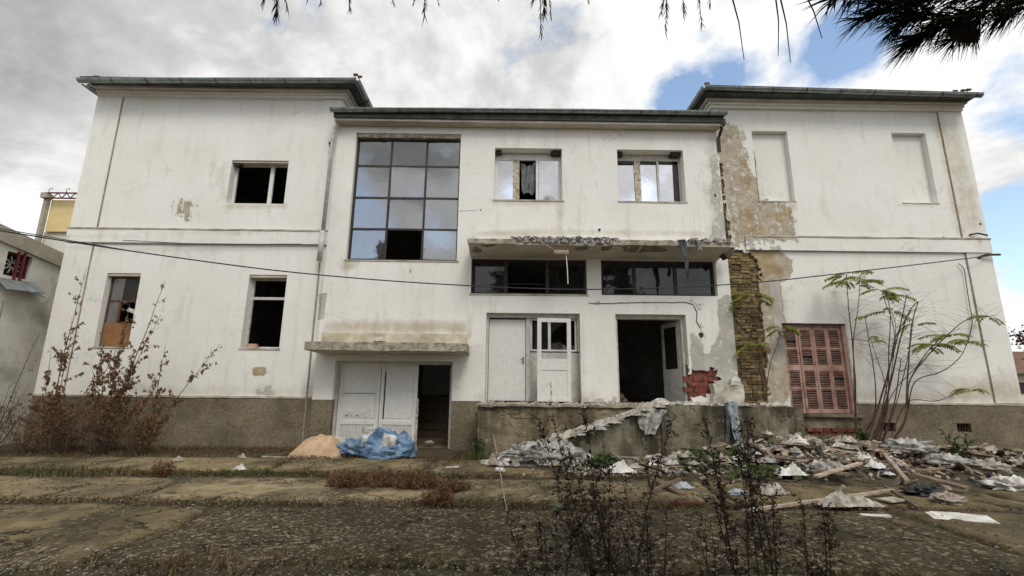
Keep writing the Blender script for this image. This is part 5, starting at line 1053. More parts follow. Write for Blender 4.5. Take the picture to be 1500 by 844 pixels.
# ============================================================ NEIGHBOURS
XS=-12.35
def atx(px,py,X=XS):
    d=ray(px,py); t=X/d.x; return Vector((X,-12+d.y*t,EYE+d.z*t))
SHD=thing('grey_shed','grey rendered shed with a small dark window adjoining the left wing','shed',(XS,-2,0))
a0=atx(97,375); a1=atx(0,330); slope=(a1.z-a0.z)/(a1.y-a0.y)
w0,w1,w2,w3=atx(15,367),atx(48,378),atx(38,410),atx(4,402)
yA,yB=min(w0.y,w3.y),max(w1.y,w2.y); zA,zB=(w2.z+w3.z)/2,(w0.z+w1.z)/2
print('shed win',yA,yB,zA,zB,slope,a0,a1)
def shedz(y): return a0.z+slope*(y-a0.y)
m=MB(); ye=1.6; yn=-4.0
def sw(ya,yb,z0f,z1f):
    m.add([(XS,ya,z0f(ya)),(XS,yb,z0f(yb)),(XS,yb,z1f(yb)),(XS,ya,z1f(ya)),(XS-.3,ya,z0f(ya)),(XS-.3,yb,z0f(yb)),(XS-.3,yb,z1f(yb)),(XS-.3,ya,z1f(ya))],[(0,1,2,3),(7,6,5,4),(0,4,5,1),(1,5,6,2),(2,6,7,3),(3,7,4,0)])
zt_=lambda y: shedz(y)-.38
sw(yn,yA,lambda y:-.1,zt_); sw(yB,ye,lambda y:-.1,zt_); sw(yA,yB,lambda y:-.1,lambda y:zA); sw(yA,yB,lambda y:zB,zt_); m.build('wall',SHED,SHD)
m=MB(); 
for (dx,za_,zb_,) in ((.10,-.379,0),):
    m.add([(XS+dx,yn,shedz(yn)+za_),(XS+dx,ye,shedz(ye)+za_),(XS+dx,ye,shedz(ye)+zb_),(XS+dx,yn,shedz(yn)+zb_),(XS-3,yn,shedz(yn)+za_),(XS-3,ye,shedz(ye)+za_),(XS-3,ye,shedz(ye)+zb_),(XS-3,yn,shedz(yn)+zb_)],[(0,1,2,3),(7,6,5,4),(0,4,5,1),(1,5,6,2),(2,6,7,3),(3,7,4,0)])
m.build('roof_edge',SHEDB,SHD)
m=MB(); m.bx(XS-.32,XS-.28,yA-.1,yB+.1,zA-.1,zB+.1); m.build('window_back',BLK,SHD)
DR=mat('dark_red_paint',(.08,.012,.016),(.16,.03,.035),8,.6); fr=MB(); yc=(yA+yB)/2; fr.bx(XS-.12,XS-.08,yA,yA+.05,zA,zB); fr.bx(XS-.12,XS-.08,yB-.05,yB,zA,zB); fr.bx(XS-.12,XS-.08,yA,yB,zB-.05,zB); fr.bx(XS-.12,XS-.08,yA,yB,zA,zA+.04); wf=fr.build('window_frame',DR,SHD)
for dy in (-.05,.09):
    m=MB(); m.bx(XS-.02,XS+.03,yc+dy-.03,yc+dy+.03,zA-.08,zB+.04); m.build('window_bar',DR,SHD)
for k in range(10):
    an=k/10*6.283; m=MB(); cy,cz=yA+.26,(zA+zB)/2; m.tube([(XS-.1,cy+.05*math.cos(an),cz+.05*math.sin(an)),(XS-.1,cy+.22*math.cos(an),cz+.22*math.sin(an))],.014,n=4); m.build('fan_blade',WPD,SHD)
m=MB(); p=Vector((XS+.14,yc+.05,zA-.2)); m.obx(p,.42,.95,.02,.1,.12,.75); m.obx(p+Vector((.05,.25,-.10)),.3,.5,.015,-.1,-.2,.5); m.build('bent_metal_awning',ZINC,SHD)
YB=thing('yellow_building','distant cream and yellow building with a dark red roof truss behind the grey shed','building',(-25,14,0))
def ybox(pa,pb,Y,dep,nm,mm):
    a=at(*pa,Y); b=at(*pb,Y); m=MB(); m.bx(a.x,b.x,Y,Y+dep,b.z,a.z); m.build(nm,mm,YB)
ybox((76,293),(150,340),14,6,'yellow_panel',YEL); 
a=at(70,340,14.2); b=at(150,340,14.2); m=MB(); m.bx(a.x-.2,b.x,14.2,20,0,a.z); m.build('wall',YWH,YB)
a=at(66,292,13.9); b=at(56,345,13.9); m=MB(); m.bx(a.x+.08,a.x+.26,13.75,14,a.z-3.,a.z); m.bx(a.x-.02,a.x+.34,13.6,14,a.z,a.z+.3); m.build('column',SHEDB,YB)
m=MB(); a=at(66,283,13.7); b=at(150,283,13.7); z0=a.z-.30; z1=a.z+.02
m.tube([(a.x,13.7,z1),(b.x,13.7,z1)],.05,n=4); m.tube([(a.x,13.7,z0),(b.x,13.7,z0)],.05,n=4)
for k in range(12):
    x=a.x+k*.5; m.tube([(x,13.7,z0),(x+.25,13.7,z1),(x+.5,13.7,z0)],.03,n=4)
    if k%2==0: m.tube([(x+.2,13.7,z1),(x+.2,13.7,z1+.22),(x+.35,13.7,z1+.3),(x+.4,13.7,z1+.2)],.018,n=4)
m.build('roof_truss',DR,YB)
HS=thing('small_house','small cream house with a red tiled roof far behind the right corner','house',(26,14,0))
a=at(1478,545,14); b=at(1540,578,14); zr=at(1490,528,14).z; m=MB(); m.bx(a.x,a.x+7,14,20,0,at(1490,548,14).z); m.build('wall',YWH,HS)
ze=at(1490,548,14).z; m=MB(); m.add([(a.x-.5,13.5,ze),(a.x+7.5,13.5,ze),(a.x+7.5,20.5,ze),(a.x-.5,20.5,ze),(a.x+.3,17,zr+.75),(a.x+7,17,zr+.75)],[(0,1,5,4),(1,2,5),(2,3,4,5),(3,0,4),(0,3,2,1)]); m.build('roof',TILE,HS)
c=at(1494,570,13.95); m=MB(); m.bx(c.x-.25,c.x+.4,13.95,14.02,c.z-.25,c.z+.35); m.build('window',DMET,HS)
# ============================================================ VEGETATION
def wig(p,d,l,n_=6,wob=.12,grav=0,seed=None):
    pts=[p.copy()]; s_=seed if seed is not None else random.random()*100; d=d.normalized()
    for k in range(n_):
        e=NZ.noise_vector(Vector((s_,k*.7,0)))*wob; d=(d+e+Vector((0,0,grav/n_))).normalized(); pts.append(pts[-1]+d*l/n_)
    return pts
def rd(): return Vector((random.gauss(0,1),random.gauss(0,1),random.gauss(0,1))).normalized()
# --- dark dead weeds in the foreground
def weed(x,y,h,nst,spread,label,dens=1.,lean=0):
    T_=thing('dead_weed',label,'weed',(x,y,0),'dark dead weeds in the foreground'); st=MB(); lf=MB()
    for k in range(nst):
        a=random.uniform(0,6.283); sp=spread*random.uniform(.15,1); hh=h*(random.uniform(.82,1) if k<4 else random.uniform(.5,.9))
        d=Vector((math.cos(a)*sp+lean,math.sin(a)*sp*.6,1)); pts=wig(Vector((x+.10*math.cos(a),y+.10*math.sin(a),0)),d,hh,10,.10,.05); st.tube(pts,.0055,.0018,n=4)
        nb_=int(21*dens*hh)
        for q in range(nb_):
            t=random.uniform(.22,1.); i=min(int(t*10),9); p=pts[i].lerp(pts[i+1],t*10-i)
            dd=Vector((random.gauss(0,.8),random.gauss(0,.8),random.uniform(.3,1.3))); l=random.uniform(.07,.30)*(1.15-t*.75); br=wig(p,dd,l,4,.3,.0); st.tube(br,.0022,.0009,n=3)
            for w_ in range(int(3+l*26)):
                u=random.uniform(.15,1); i2=min(int(u*4),3); pp_=br[i2].lerp(br[i2+1],u*4-i2); dn=(rd()+Vector((0,0,-.35))).normalized(); lf.leaf(pp_,dn,rd(),random.uniform(.014,.034),random.uniform(.003,.007),.6)
        for w_ in range(int(20*dens*hh)):
            t=random.uniform(.2,1.); i=min(int(t*10),9); p=pts[i].lerp(pts[i+1],t*10-i); lf.leaf(p,(rd()+Vector((0,0,-.3))).normalized(),rd(),random.uniform(.015,.036),random.uniform(.004,.008),.6)
    st.build('stem',DARKW,T_); lf.build('dried_leaves',DARKW,T_,kind='stuff')
weed(.72,-8.55,1.42,10,.40,'tall dark dead weed standing in front of the ramp, left of the pair',1.25,-.10)
weed(1.70,-8.5,1.40,8,.25,'tall dark dead weed standing in front of the green creeper',1.25,0)
weed(1.02,-8.3,.8,5,.3,'shorter dark dead weed between the two tall ones',.8)
weed(.30,-8.35,.62,7,.35,'low dark dead weed at the left foot of the left tall weed',.9,-.1)
weed(2.12,-8.4,.82,3,.12,'narrow dark dead weed spike right of the right tall weed',1.3,.12)
weed(1.45,-8.2,.55,4,.4,'sparse low dark weed before the right tall weed',.5,-.2)
# --- brown-leaved shrubs at left
def shrub(x,y,stems,label,leaves,lm,sm=BARK,name='dry_shrub',tw=3,group='dry brown shrubs along the left wing',lsz=(.05,.09)):
    T_=thing(name,label,'shrub',(x,y,0),group); st=MB(); lf=MB()
    for (dx,dy,h,r) in stems:
        a=Vector((x+random.gauss(0,.12),y+random.gauss(0,.06),0)); pts=wig(a,Vector((dx,dy,1)),h,14,.09,.1); st.tube(pts,r,r*.2,n=5)
        for q in range(int(h*8*tw/3)):
            t=random.uniform(.15,.97); i=min(int(t*14),13); p=pts[i].lerp(pts[i+1],t*14-i); dd=(Vector((dx,dy,1)).normalized()*.9+rd()*.8); l=random.uniform(.15,.6)*(1.15-t*.8); br=wig(p,dd,l,5,.25,.15); st.tube(br,r*.28,.0015,n=3)
            for w_ in range(int(leaves*l*(1.25-t) if t>.7 else leaves*l)):
                u=random.uniform(.1,1); i2=min(int(u*5),4); pp_=br[i2].lerp(br[i2+1],u*5-i2)
                for g_ in range(random.choice((1,2,3,4))):
                    lf.leaf(pp_+rd()*.02,(rd()*.6+Vector((0,0,-1))).normalized(),rd(),random.uniform(*lsz),random.uniform(.022,.036),.35)
    st.build('branch',sm,T_); lf.build('leaves',lm,T_,kind='stuff')
def stm(n_,hx,sp,r=.010,ctr=0): return [(ctr+random.gauss(0,sp),random.gauss(0,.10),random.uniform(*hx),r*random.uniform(.7,1.3)) for _ in range(n_)]
g1=gd(150,662); g2=gd(190,664); g3=gd(70,660)
random.seed(11)
shrub(g1.x+.1,-.9,[(.42,-.1,4.1,.018),(.36,-.1,3.3,.012),(-.05,-.05,3.6,.014),(-.22,0,3.0,.012),(.12,-.1,2.3,.010)]+stm(8,(1.2,2.2),.3),'tall dry brown leaved shrub before the boarded window',30,DRY)
shrub(g1.x+1.0,-1.1,[(.55,-.1,2.9,.014),(.2,-.1,2.5,.011)]+stm(4,(.8,1.5),.25),'spreading dry brown shrub right of the tallest one',26,DRY)
shrub(g3.x+.4,-1.0,[(.1,-.1,4.2,.016),(.0,-.1,3.0,.012),(.35,0,3.3,.012),(-.3,0,2.4,.012)]+stm(10,(1.,2.),.35),'dry brown shrub at the corner between shed and left wing',24,DRY)
shrub(g3.x-.9,-1.2,[(-.1,0,3.4,.02),(.25,0,2.7,.014),(-.35,0,2.2,.012)]+stm(9,(.8,1.7),.45),'mostly bare shrub standing before the grey shed',4,DRY)
def bush(x,y,r,h,n_,label,mm,sm,group,name='dry_bush',cat='bush',lw=(.03,.06)):
    T_=thing(name,label,cat,(x,y,0),group); st=MB(); lf=MB()
    for k in range(n_):
        a=random.uniform(0,6.28); sp=random.random()**.7; d=Vector((math.cos(a)*sp*r/h*1.2,math.sin(a)*sp*r/h*.8,1)); pts=wig(Vector((x+math.cos(a)*r*.35*sp,y+math.sin(a)*r*.3*sp,0)),d,h*random.uniform(.5,1),6,.28); st.tube(pts,.004,.001,n=3)
        for q in range(5):
            t=random.uniform(.2,.95); i=min(int(t*6),5); p=pts[i].lerp(pts[i+1],t*6-i); br=wig(p,rd()+Vector((0,0,.6)),h*.22,3,.3); st.tube(br,.0018,.0008,n=3)
            for w_ in range(3): lf.leaf(br[random.randint(1,3)],rd(),rd(),random.uniform(*lw),random.uniform(.008,.02),.3)
    st.build('twigs',sm,T_); lf.build('leaves',mm,T_,kind='stuff')
for (px,py,r,h,n_,lab) in ((60,668,.7,1.2,70,'dark tangled bush at the foot of the grey shed'),(130,668,.6,1.35,90,'dense brown thicket at the foot of the tallest shrub'),(185,670,.4,.9,60,'low brown twiggy bush before the left plinth'),(10,668,.7,1.2,70,'dark bush at the left edge of the picture')):
    p=gd(px,py); bush(p.x,p.y+.3,r,h,n_,lab,DRY,BARK,'low brown bushes along the left wing')
for (px,py,r,h,n_,lab) in ((560,716,.55,.32,110,'dry brown weed clump before the blue sacks'),(610,720,.5,.36,110,'reddish brown weed clump in the joint before the lower doorway'),(505,718,.35,.3,60,'dry weed clump left of the blue sacks'),(665,724,.3,.22,60,'low brown weed clump left of the green tuft'),(640,742,.25,.22,50,'small red brown weed clump on the concrete in front'),(235,700,.2,.28,40,'small dry weed clump in the joint below the left shrubs')):
    p=gd(px,py); bush(p.x,p.y,r,h,n_,lab,DRY,BARK,'low dry weed clumps in the slab joints',name='dry_weed_clump',cat='weed')
for (px,py,h,n_,lab,sp) in ((400,655,.62,4,'thin pale weed stalks against the left plinth',.25),(345,655,.42,3,'short grey weed stalks left of the thin ones',.1),(690,655,.95,3,'tall reedy weed against the wall left of the terrace',.06),(1468,655,1.2,5,'bare twiggy shrub before the right end of the plinth',.35),(1440,650,1.0,4,'bare twigs left of the right end shrub',.3),(745,690,.7,3,'thin crossing weed stalks before the terrace',.5),(803,592,.5,1,'single dry stalk in front of the loose white door',.05)):
    p=gd(px,py); 
    if lab.startswith('single'): p=Vector((1.0,-1.0,TZ))
    T_=thing('weed_stalk',lab,'weed',(p.x,p.y,p.z)); st=MB(); lf=MB()
    for k in range(n_):
        pts=wig(p,Vector((random.gauss(0,sp),random.gauss(0,sp*.4),1)),h*random.uniform(.7,1),8,.12); st.tube(pts,.006,.002,n=4)
        for q in range(26):
            t=random.uniform(.35,1); i=min(int(t*8),7); b_=pts[i].lerp(pts[i+1],t*8-i); lf.leaf(b_,(rd()+Vector((0,0,.5))).normalized(),rd(),random.uniform(.03,.07),.012,.2)
    st.build('stem',STEMP,T_); lf.build('leaves',STRAW,T_,kind='stuff')
# --- ailanthus saplings
def pinnate(lf,st,p,d,l,n_=9,ll=.11,droop=-.5):
    pts=wig(p,d,l,6,.08,droop); st.tube(pts,.004,.0015,n=3)
    for k in range(n_):
        t=.22+.78*k/n_; i=min(int(t*6),5); q=pts[i].lerp(pts[i+1],t*6-i); ax=(pts[i+1]-pts[i]).normalized(); sd_=ax.cross(Vector((0,0,1))); sd_=sd_.normalized() if sd_.length>.01 else Vector((1,0,0))
        for s_ in (-1,1): lf.leaf(q,(sd_*s_+ax*.45+Vector((0,0,-.45))+rd()*.12),Vector((0,0,1))+rd()*.3,ll*random.uniform(.9,1.25)*(1-.3*abs(t-.5)),.042,.15)
def ail(base,stems,label,name='sapling'):
    T_=thing(name,label,'sapling',tuple(base)); lf=MB(); pet=MB()
    for (px_,Y,r,lv) in stems:
        P=[at(a,b,Y+(base.y-Y)*(1-i/(len(px_)-1))) for i,(a,b) in enumerate(px_)]; Q=[]
        for i in range(len(P)-1):
            p0=P[max(i-1,0)];p1=P[i];p2=P[i+1];p3=P[min(i+2,len(P)-1)]
            for k in range(6):
                t=k/6; Q.append(.5*((2*p1)+(p2-p0)*t+(2*p0-5*p1+4*p2-p3)*t*t+(3*p1-p0-3*p2+p3)*t**3)+NZ.noise_vector(Vector((t*5,i,px_[0][0])))*.01)
        Q.append(P[-1]); st=MB(); st.tube(Q,r,r*.45,n=6); st.build('stem',STEMR if r<.022 else STEMP,T_,smooth=True)
        for q in range(lv[0]):   # leafy fronds at the tip
            a=random.uniform(0,6.28); pinnate(lf,pet,Q[-1-random.randint(0,2)],Vector((math.cos(a)*1.2,math.sin(a)*.6,random.uniform(.1,.8))),random.uniform(.38,.62),10,.12,-1.1)
        for q in range(lv[1]):   # bare leaf stalks
            i=random.randint(len(Q)//2,len(Q)-1); a=random.choice((0,3.14))+random.gauss(0,.7); b_=wig(Q[i],Vector((math.cos(a),math.sin(a)*.5,random.uniform(.1,.9))),random.uniform(.4,.95),7,.10,-.35); pet.tube(b_,.0035,.0014,n=3)
    pet.build('leaf_stalk',STEMR,T_,kind='stuff'); lf.build('leaves',YG,T_,kind='stuff')
random.seed(21); b0=gd(1285,650); b0=Vector((b0.x*.93,-.75,.2))
b1=at(1255,648,-.7); b2=at(1300,655,-.8); b3=at(1285,652,-.8)
ail(b1,[([(1255,648),(1252,590),(1250,520),(1243,450),(1240,402)],-.6,.018,(9,12)),([(1255,648),(1253,560),(1250,500),(1257,450),(1260,408)],-.5,.014,(8,12)),([(1255,648),(1280,610),(1282,560),(1273,500),(1267,462)],-.6,.016,(1,8))],'tall sapling with yellow green fronds right beside the pink shutters')
ail(b3,[([(1262,650),(1285,600),(1305,530),(1318,480),(1328,432)],-.7,.02,(0,14)),([(1280,650),(1298,590),(1318,500),(1330,460),(1344,442)],-.6,.02,(0,18)),([(1282,650),(1300,590),(1302,520),(1304,460),(1298,430)],-.5,.016,(5,12)),([(1290,652),(1310,590),(1318,540),(1320,525)],-.8,.016,(0,9)),([(1275,650),(1290,610),(1300,560),(1310,500),(1322,475),(1335,455)],-.9,.017,(0,14)),([(1270,650),(1285,600),(1310,500),(1296,440),(1290,425)],-.7,.013,(4,10)),([(1288,652),(1296,600),(1306,545),(1312,480),(1305,455)],-.75,.012,(3,14)),([(1284,652),(1300,600),(1296,560),(1283,520),(1276,500)],-.8,.012,(2,10)),([(1292,652),(1310,600),(1325,545),(1333,505),(1338,470)],-.65,.012,(2,14)),([(1280,650),(1292,610),(1312,570),(1340,540),(1368,505),(1395,490)],-.7,.011,(4,16))],'cluster of dark red bare sapling stems in the middle of the right wing')
ail(b2,[([(1300,655),(1325,620),(1329,560),(1335,480),(1345,442)],-.6,.024,(0,12)),([(1300,655),(1327,615),(1332,560),(1360,520),(1400,480),(1420,468),(1458,462)],-.5,.017,(3,18)),([(1300,655),(1327,612),(1340,560),(1378,545),(1405,525),(1418,500)],-.9,.015,(5,14)),([(1300,655),(1328,610),(1332,560),(1352,525),(1366,505)],-.8,.015,(9,12)),([(1300,655),(1328,590),(1370,588),(1400,577),(1425,573)],-.6,.011,(3,8))],'wide spreading sapling with fronds reaching towards the right corner')
b4=at(1116,588,-.25); ail(b4,[([(1120,588),(1112,530),(1108,480),(1100,430)],-.3,.012,(9,4)),([(1120,588),(1128,535),(1140,500),(1146,480)],-.35,.012,(7,4)),([(1120,588),(1116,540),(1110,505)],-.3,.01,(6,2))],'small sapling growing out of the exposed brick strip')
# --- grass and herbs
def blades(m,x,y,z,n_,h,spread,lean=.5,w=.006):
    for k in range(n_):
        a=random.uniform(0,6.28); b=Vector((x+random.gauss(0,spread),y+random.gauss(0,spread),z)); l=h*random.uniform(.4,1); d=Vector((math.cos(a)*lean*random.random(),math.sin(a)*lean*random.random(),1)).normalized(); s_=Vector((-math.sin(a),math.cos(a),0))*w
        mid=b+d*l*.55; tip=b+d*l+Vector((math.cos(a),math.sin(a),-.5))*l*.28; m.add([b-s_,b+s_,mid+s_*.7,mid-s_*.7,tip],[(0,1,2,3),(3,2,4)])
gA,gB,gC=MB(),MB(),MB()
def edge(x0,x1,y,n_,h=.09,wd=.07,pg=.5):
    for k in range(n_):
        x=random.uniform(x0,x1); dens=NZ.noise(Vector((x*.8,y,3))); 
        if dens<-.25 and random.random()<.7: continue
        sel=random.random()+dens*.6; yy=y+random.gauss(0,wd); blades(gA if sel>1-pg else gB,x,yy,.01,6,h*random.uniform(.5,1.3),.03)
edge(-9.5,-1,-3.62,1100,.13,.13,.45); edge(-1,3,-3.62,260,.10,.10,.4); edge(-9,3.5,-5.6,1000,.065,.09,.45); edge(-9.5,2,-3.3,300,.07,.2,.3); edge(-6,2,-7.85,120,.05,.06,.4)
edge(3,8,-5.6,90,.06,.06,.2)
for x_,ya_,yb_ in ((-5,-5.5,-3.8),(-3.5,-7.7,-5.7),(-.9,-5.5,-3.8),(-7.6,-3.4,-1.8),(-4.3,-3.4,-1.8),(4.75,-7.7,-5.7)):
    for k in range(45): blades(gB if random.random()<.6 else gA,x_+random.gauss(0,.05),random.uniform(ya_,yb_),.01,5,.045,.03)
for k in range(900):   # along the building foot
    x=random.uniform(-11,-.8); y=random.uniform(-1.9,-.15) if x<-4.6 else random.uniform(-2.6,-1.6)
    if -2.7<x<-1.3: continue
    blades(gB if random.random()<.66 else gA,x,y,.01,5,.11*random.uniform(.4,1.3),.05)
for k in range(500):
    x=random.uniform(6,12.6); y=random.uniform(-3.8,-.2); blades(gB if random.random()<.7 else gA,x,y,gz(x,y),5,.12*random.uniform(.4,1.2),.05)
for (px,py,r,n_,h) in ((700,675,.22,110,.34),(790,715,.2,70,.14),(1415,690,.25,0,.3),(640,738,.1,40,.12),(100,700,.4,120,.16),(45,690,.5,150,.14),(625,700,.25,80,.2),(480,662,.2,60,.13),(1320,740,.25,40,.1)):
    p=gd(px,py); 
    for k in range(n_//4): blades(gA,p.x+random.gauss(0,r),p.y+random.gauss(0,r*.4),.01,5,h,.04,.5)
for (px,py,r,n_,h) in ((470,835,.3,60,.16),(260,838,.35,60,.13),(270,838,.2,40,.12),(1200,830,.3,30,.08),(540,700,.5,120,.16),(130,700,.4,60,.14),(1240,765,.4,40,.07)):
    p=gd(px,py)
    for k in range(n_//3): blades(gB,p.x+random.gauss(0,r),p.y+random.gauss(0,r*.5),.03,6,h,.04,.7)
for m_,mm,lab in ((gA,GRS,'short green grass growing in the slab joints and along the walls'),(gB,STRAW,'dry straw coloured grass in the slab joints and along the walls')): tag(m_.build('grass',mm,kind='stuff'),lab,'grass')
lt=MB()
for k in range(14000):
    r_=random.random()
    if r_<.35: x=random.uniform(-11.5,-.8); y=-.1-abs(random.gauss(0,.9)) if x<-4.5 else random.gauss(-1.9,.4)
    elif r_<.6: x=random.uniform(-9,5); y=random.choice((-3.6,-5.6))+random.gauss(0,.12)
    elif r_<.85: x=random.uniform(6,12.5); y=random.uniform(-3.8,-.1)
    else: y=random.uniform(-8,-2); x=random.uniform(-1,1)*(y+12.5)
    z=gz(x,y)+.02 if x>5.5 else .055
    lt.leaf(Vector((x,y,z)),Vector((random.gauss(0,1),random.gauss(0,1),random.uniform(-.1,.35))),Vector((0,0,1))+rd()*.4,random.uniform(.02,.05),random.uniform(.012,.03),.3)
tag(lt.build('leaf_litter',LITR,kind='stuff'),'scattered dead brown leaves over the yard','leaves')
def creeper(px,py,rx,ry,n_,label,mm=GRN,h=.22,sz=(.06,.13)):
    p=gd(px,py); m=MB(); st=MB(); T_=thing('creeper',label,'plant',(p.x,p.y,0))
    for k in range(n_):
        a=random.uniform(0,6.28); q=random.random()**.6; x=p.x+math.cos(a)*rx*q; y=p.y+math.sin(a)*ry*q; z=gz(x,y)+h*(1-q*q)*random.uniform(.5,1.1)+.05; L_=random.uniform(*sz); b=Vector((x,y,z)); n3=(Vector((0,-.5,1))+rd()*.6).normalized(); u=n3.orthogonal().normalized(); v=n3.cross(u); r6=[b+(u*math.cos(t)+v*math.sin(t))*L_*.5*(1+.18*math.cos(3*t)) for t in np.linspace(0,6.283,8)[:-1]]; m.add([b-n3*.01]+r6,[(0,i+1,(i+1)%7+1) for i in range(7)])
        if k%3==0: st.tube([Vector((x+random.gauss(0,.05),y+random.gauss(0,.03),gz(x,y))),b],.003,n=3)
    st.build('stem',GRN,T_); m.build('leaves',mm,T_,kind='stuff')
creeper(1045,694,.85,.38,260,'low green leafy creeper on the rubble in front of the platform',GRN,.12,(.05,.10)); creeper(1120,705,.7,.3,150,'green creeper patch right of the dark weed, on the rubble',GRN,.12,(.05,.10)); creeper(885,692,.35,.15,90,'small green creeper patch at the foot of the ramp wall')
creeper(822,750,.14,.08,36,'small grey green plant on the bare concrete',leafmat('grey_green_leaf',(.10,.12,.05),(.22,.23,.12)),.05,(.05,.1))
def herb(px,py,h,n_,label,mm=GRN):
    p=gd(px,py); T_=thing('green_herb',label,'plant',(p.x,p.y,gz(p.x,p.y))); st=MB(); lf=MB(); p.z=gz(p.x,p.y)
    for k in range(n_):
        pts=wig(p,Vector((random.gauss(0,.3),random.gauss(0,.2),1)),h*random.uniform(.6,1),6,.15); st.tube(pts,.004,.002,n=3)
        for q in range(16):
            t=random.uniform(.15,1); i=min(int(t*6),5); b_=pts[i].lerp(pts[i+1],t*6-i); lf.leaf(b_,(rd()+Vector((0,0,.1))),rd(),random.uniform(.06,.13),.022,.3)
    st.build('stem',GRN,T_); lf.build('leaves',mm,T_,kind='stuff')
herb(1410,700,.6,9,'bright green bushy herb among the pale sacks at right'); herb(700,672,.5,8,'green tuft of herbs at the left end of the terrace'); herb(1270,688,.3,8,'green herb in the middle of the rubble heap'); herb(735,640,.32,3,'small sprig growing on the terrace front')
herb(1175,655,.5,10,'dark green herbs in the corner below the pink shutters')
# --- distant tree at right
def tree(x,y,h,r,label,lm,n_=2600,trunk=.14,name='broadleaf_tree',zc=.62,ls=.28,conic=False,cat='tree',group=None):
    T_=thing(name,label,cat,(x,y,0),group); m=MB(); tp=wig(Vector((x,y,0)),Vector((0,0,1)),h*.8,8,.06); m.tube(tp,trunk,trunk*.25,n=8); m.build('trunk',BARK,T_); lb=MB(); lf=MB()
    for k in range(22):
        t=random.uniform(.3,1); i=min(int(t*8),7); p=tp[i].lerp(tp[i+1],t*8-i); b_=wig(p,rd()+Vector((0,0,.5)),r*random.uniform(.6,1.1),6,.2); lb.tube(b_,trunk*.3,.01,n=5)
        for q in range(n_//22):
            j=random.randint(2,6); c_=b_[j]+rd()*r*.30*random.random(); 
            if conic: 
                zz_=random.random(); rr_=r*(1-zz_)*random.uniform(.3,1)+.1; a=random.uniform(0,6.28); c_=Vector((x+math.cos(a)*rr_,y+math.sin(a)*rr_,h*(.12+.88*zz_)))
            lf.leaf(c_,rd()+Vector((0,0,-.2)),rd(),ls*random.uniform(.5,1.1),ls*.5,.2)
    lb.build('limb',BARK,T_); lf.build('crown',lm,T_,kind='stuff')
random.seed(5); PUR=leafmat('purple_leaf',(.035,.012,.02),(.09,.03,.04)); p=at(1512,500,9)
tree(p.x+1.2,9,5.2,2.0,'purple leaved tree behind the right corner of the building',PUR,1500,ls=.22)
# conifers out of view: first seen mirrored, rest added for reflections and darker ground
for (x,y,h,r,lab) in ((-9.8,-21,12.6,2.4,'tall dark conifer mirrored in the lowest left pane of the stair window'),(9,-24,11,2.8,'unseen dark conifer added across the yard facing the right wing'),(1.5,-27,10.5,3.0,'unseen dark conifer added across the yard facing the terrace')): tree(x,y,h,r,lab,PIN,2600,.2,'conifer',conic=True,ls=.6)
# --- overhanging pine
PN=thing('pine_tree','dark long needled pine whose twigs hang into the top of the view','pine tree',(3.4,-14.6,0))
m=MB(); tp=wig(Vector((3.4,-14.6,0)),Vector((-.05,.02,1)),8.5,10,.06); m.tube(tp,.2,.06,n=9); m.build('trunk',BARK,PN)
lb=MB(); lf=MB()  # out-of-view crown spread wide and dense to shade yard and lower wall
def clump(lf,c_,n_,l=.3,w=.10):
    for w_ in range(n_): lf.leaf(c_+rd()*.12,rd(),rd(),l*random.uniform(.7,1.2),w,.1)
def frm(c): return c.y>-12.3 and c.z<1.9+1.12*(c.y+12)
for k in range(70):
    t=random.uniform(.30,1); i=min(int(t*10),9); p=tp[i].lerp(tp[i+1],t*10-i); a=random.uniform(0,6.28); l=random.uniform(3.2,6.6)*(1.2-t*.6); d=Vector((math.cos(a),math.sin(a),.10))
    if d.y>0: d.z=.75*d.y+.12
    b_=wig(p,d,l,8,.10,-.02)
    if any(frm(q) for q in b_): continue
    lb.tube(b_,.05,.01,n=5)
    for q in range(70):
        j=random.randint(2,8); c_=b_[j]+rd()*.5
        if c_.z<2.9 or frm(c_): continue
        clump(lf,c_,7)
lb.build('limb',BARK,PN); lf.build('crown',PIN,PN,kind='stuff')
P2=thing('pine_tree','unseen dark pine added behind the viewer to the left to shade the yard','pine tree',(-6.5,-15.,0))
m=MB(); tp=wig(Vector((-6.5,-15,0)),Vector((.03,.02,1)),8.,10,.06); m.tube(tp,.2,.06,n=9); m.build('trunk',BARK,P2); lb=MB(); lf=MB()  # second pine is unseen, added to darken the ground and lower facade
for k in range(46):
    t=random.uniform(.30,1); i=min(int(t*10),9); p=tp[i].lerp(tp[i+1],t*10-i); a=random.uniform(0,6.28); l=random.uniform(2.6,5.2)*(1.2-t*.7); d=Vector((math.cos(a),math.sin(a),.10))
    if d.y>0: d.z=.7*d.y+.1
    b_=wig(p,d,l,8,.10,-.04)
    if any(frm(q) for q in b_): continue
    lb.tube(b_,.05,.01,n=5)
    for q in range(60):
        j=random.randint(2,8); c_=b_[j]+rd()*.5
        if c_.z<2.9 or frm(c_): continue
        clump(lf,c_,7)
lb.build('limb',BARK,P2); lf.build('crown',PIN,P2,kind='stuff')
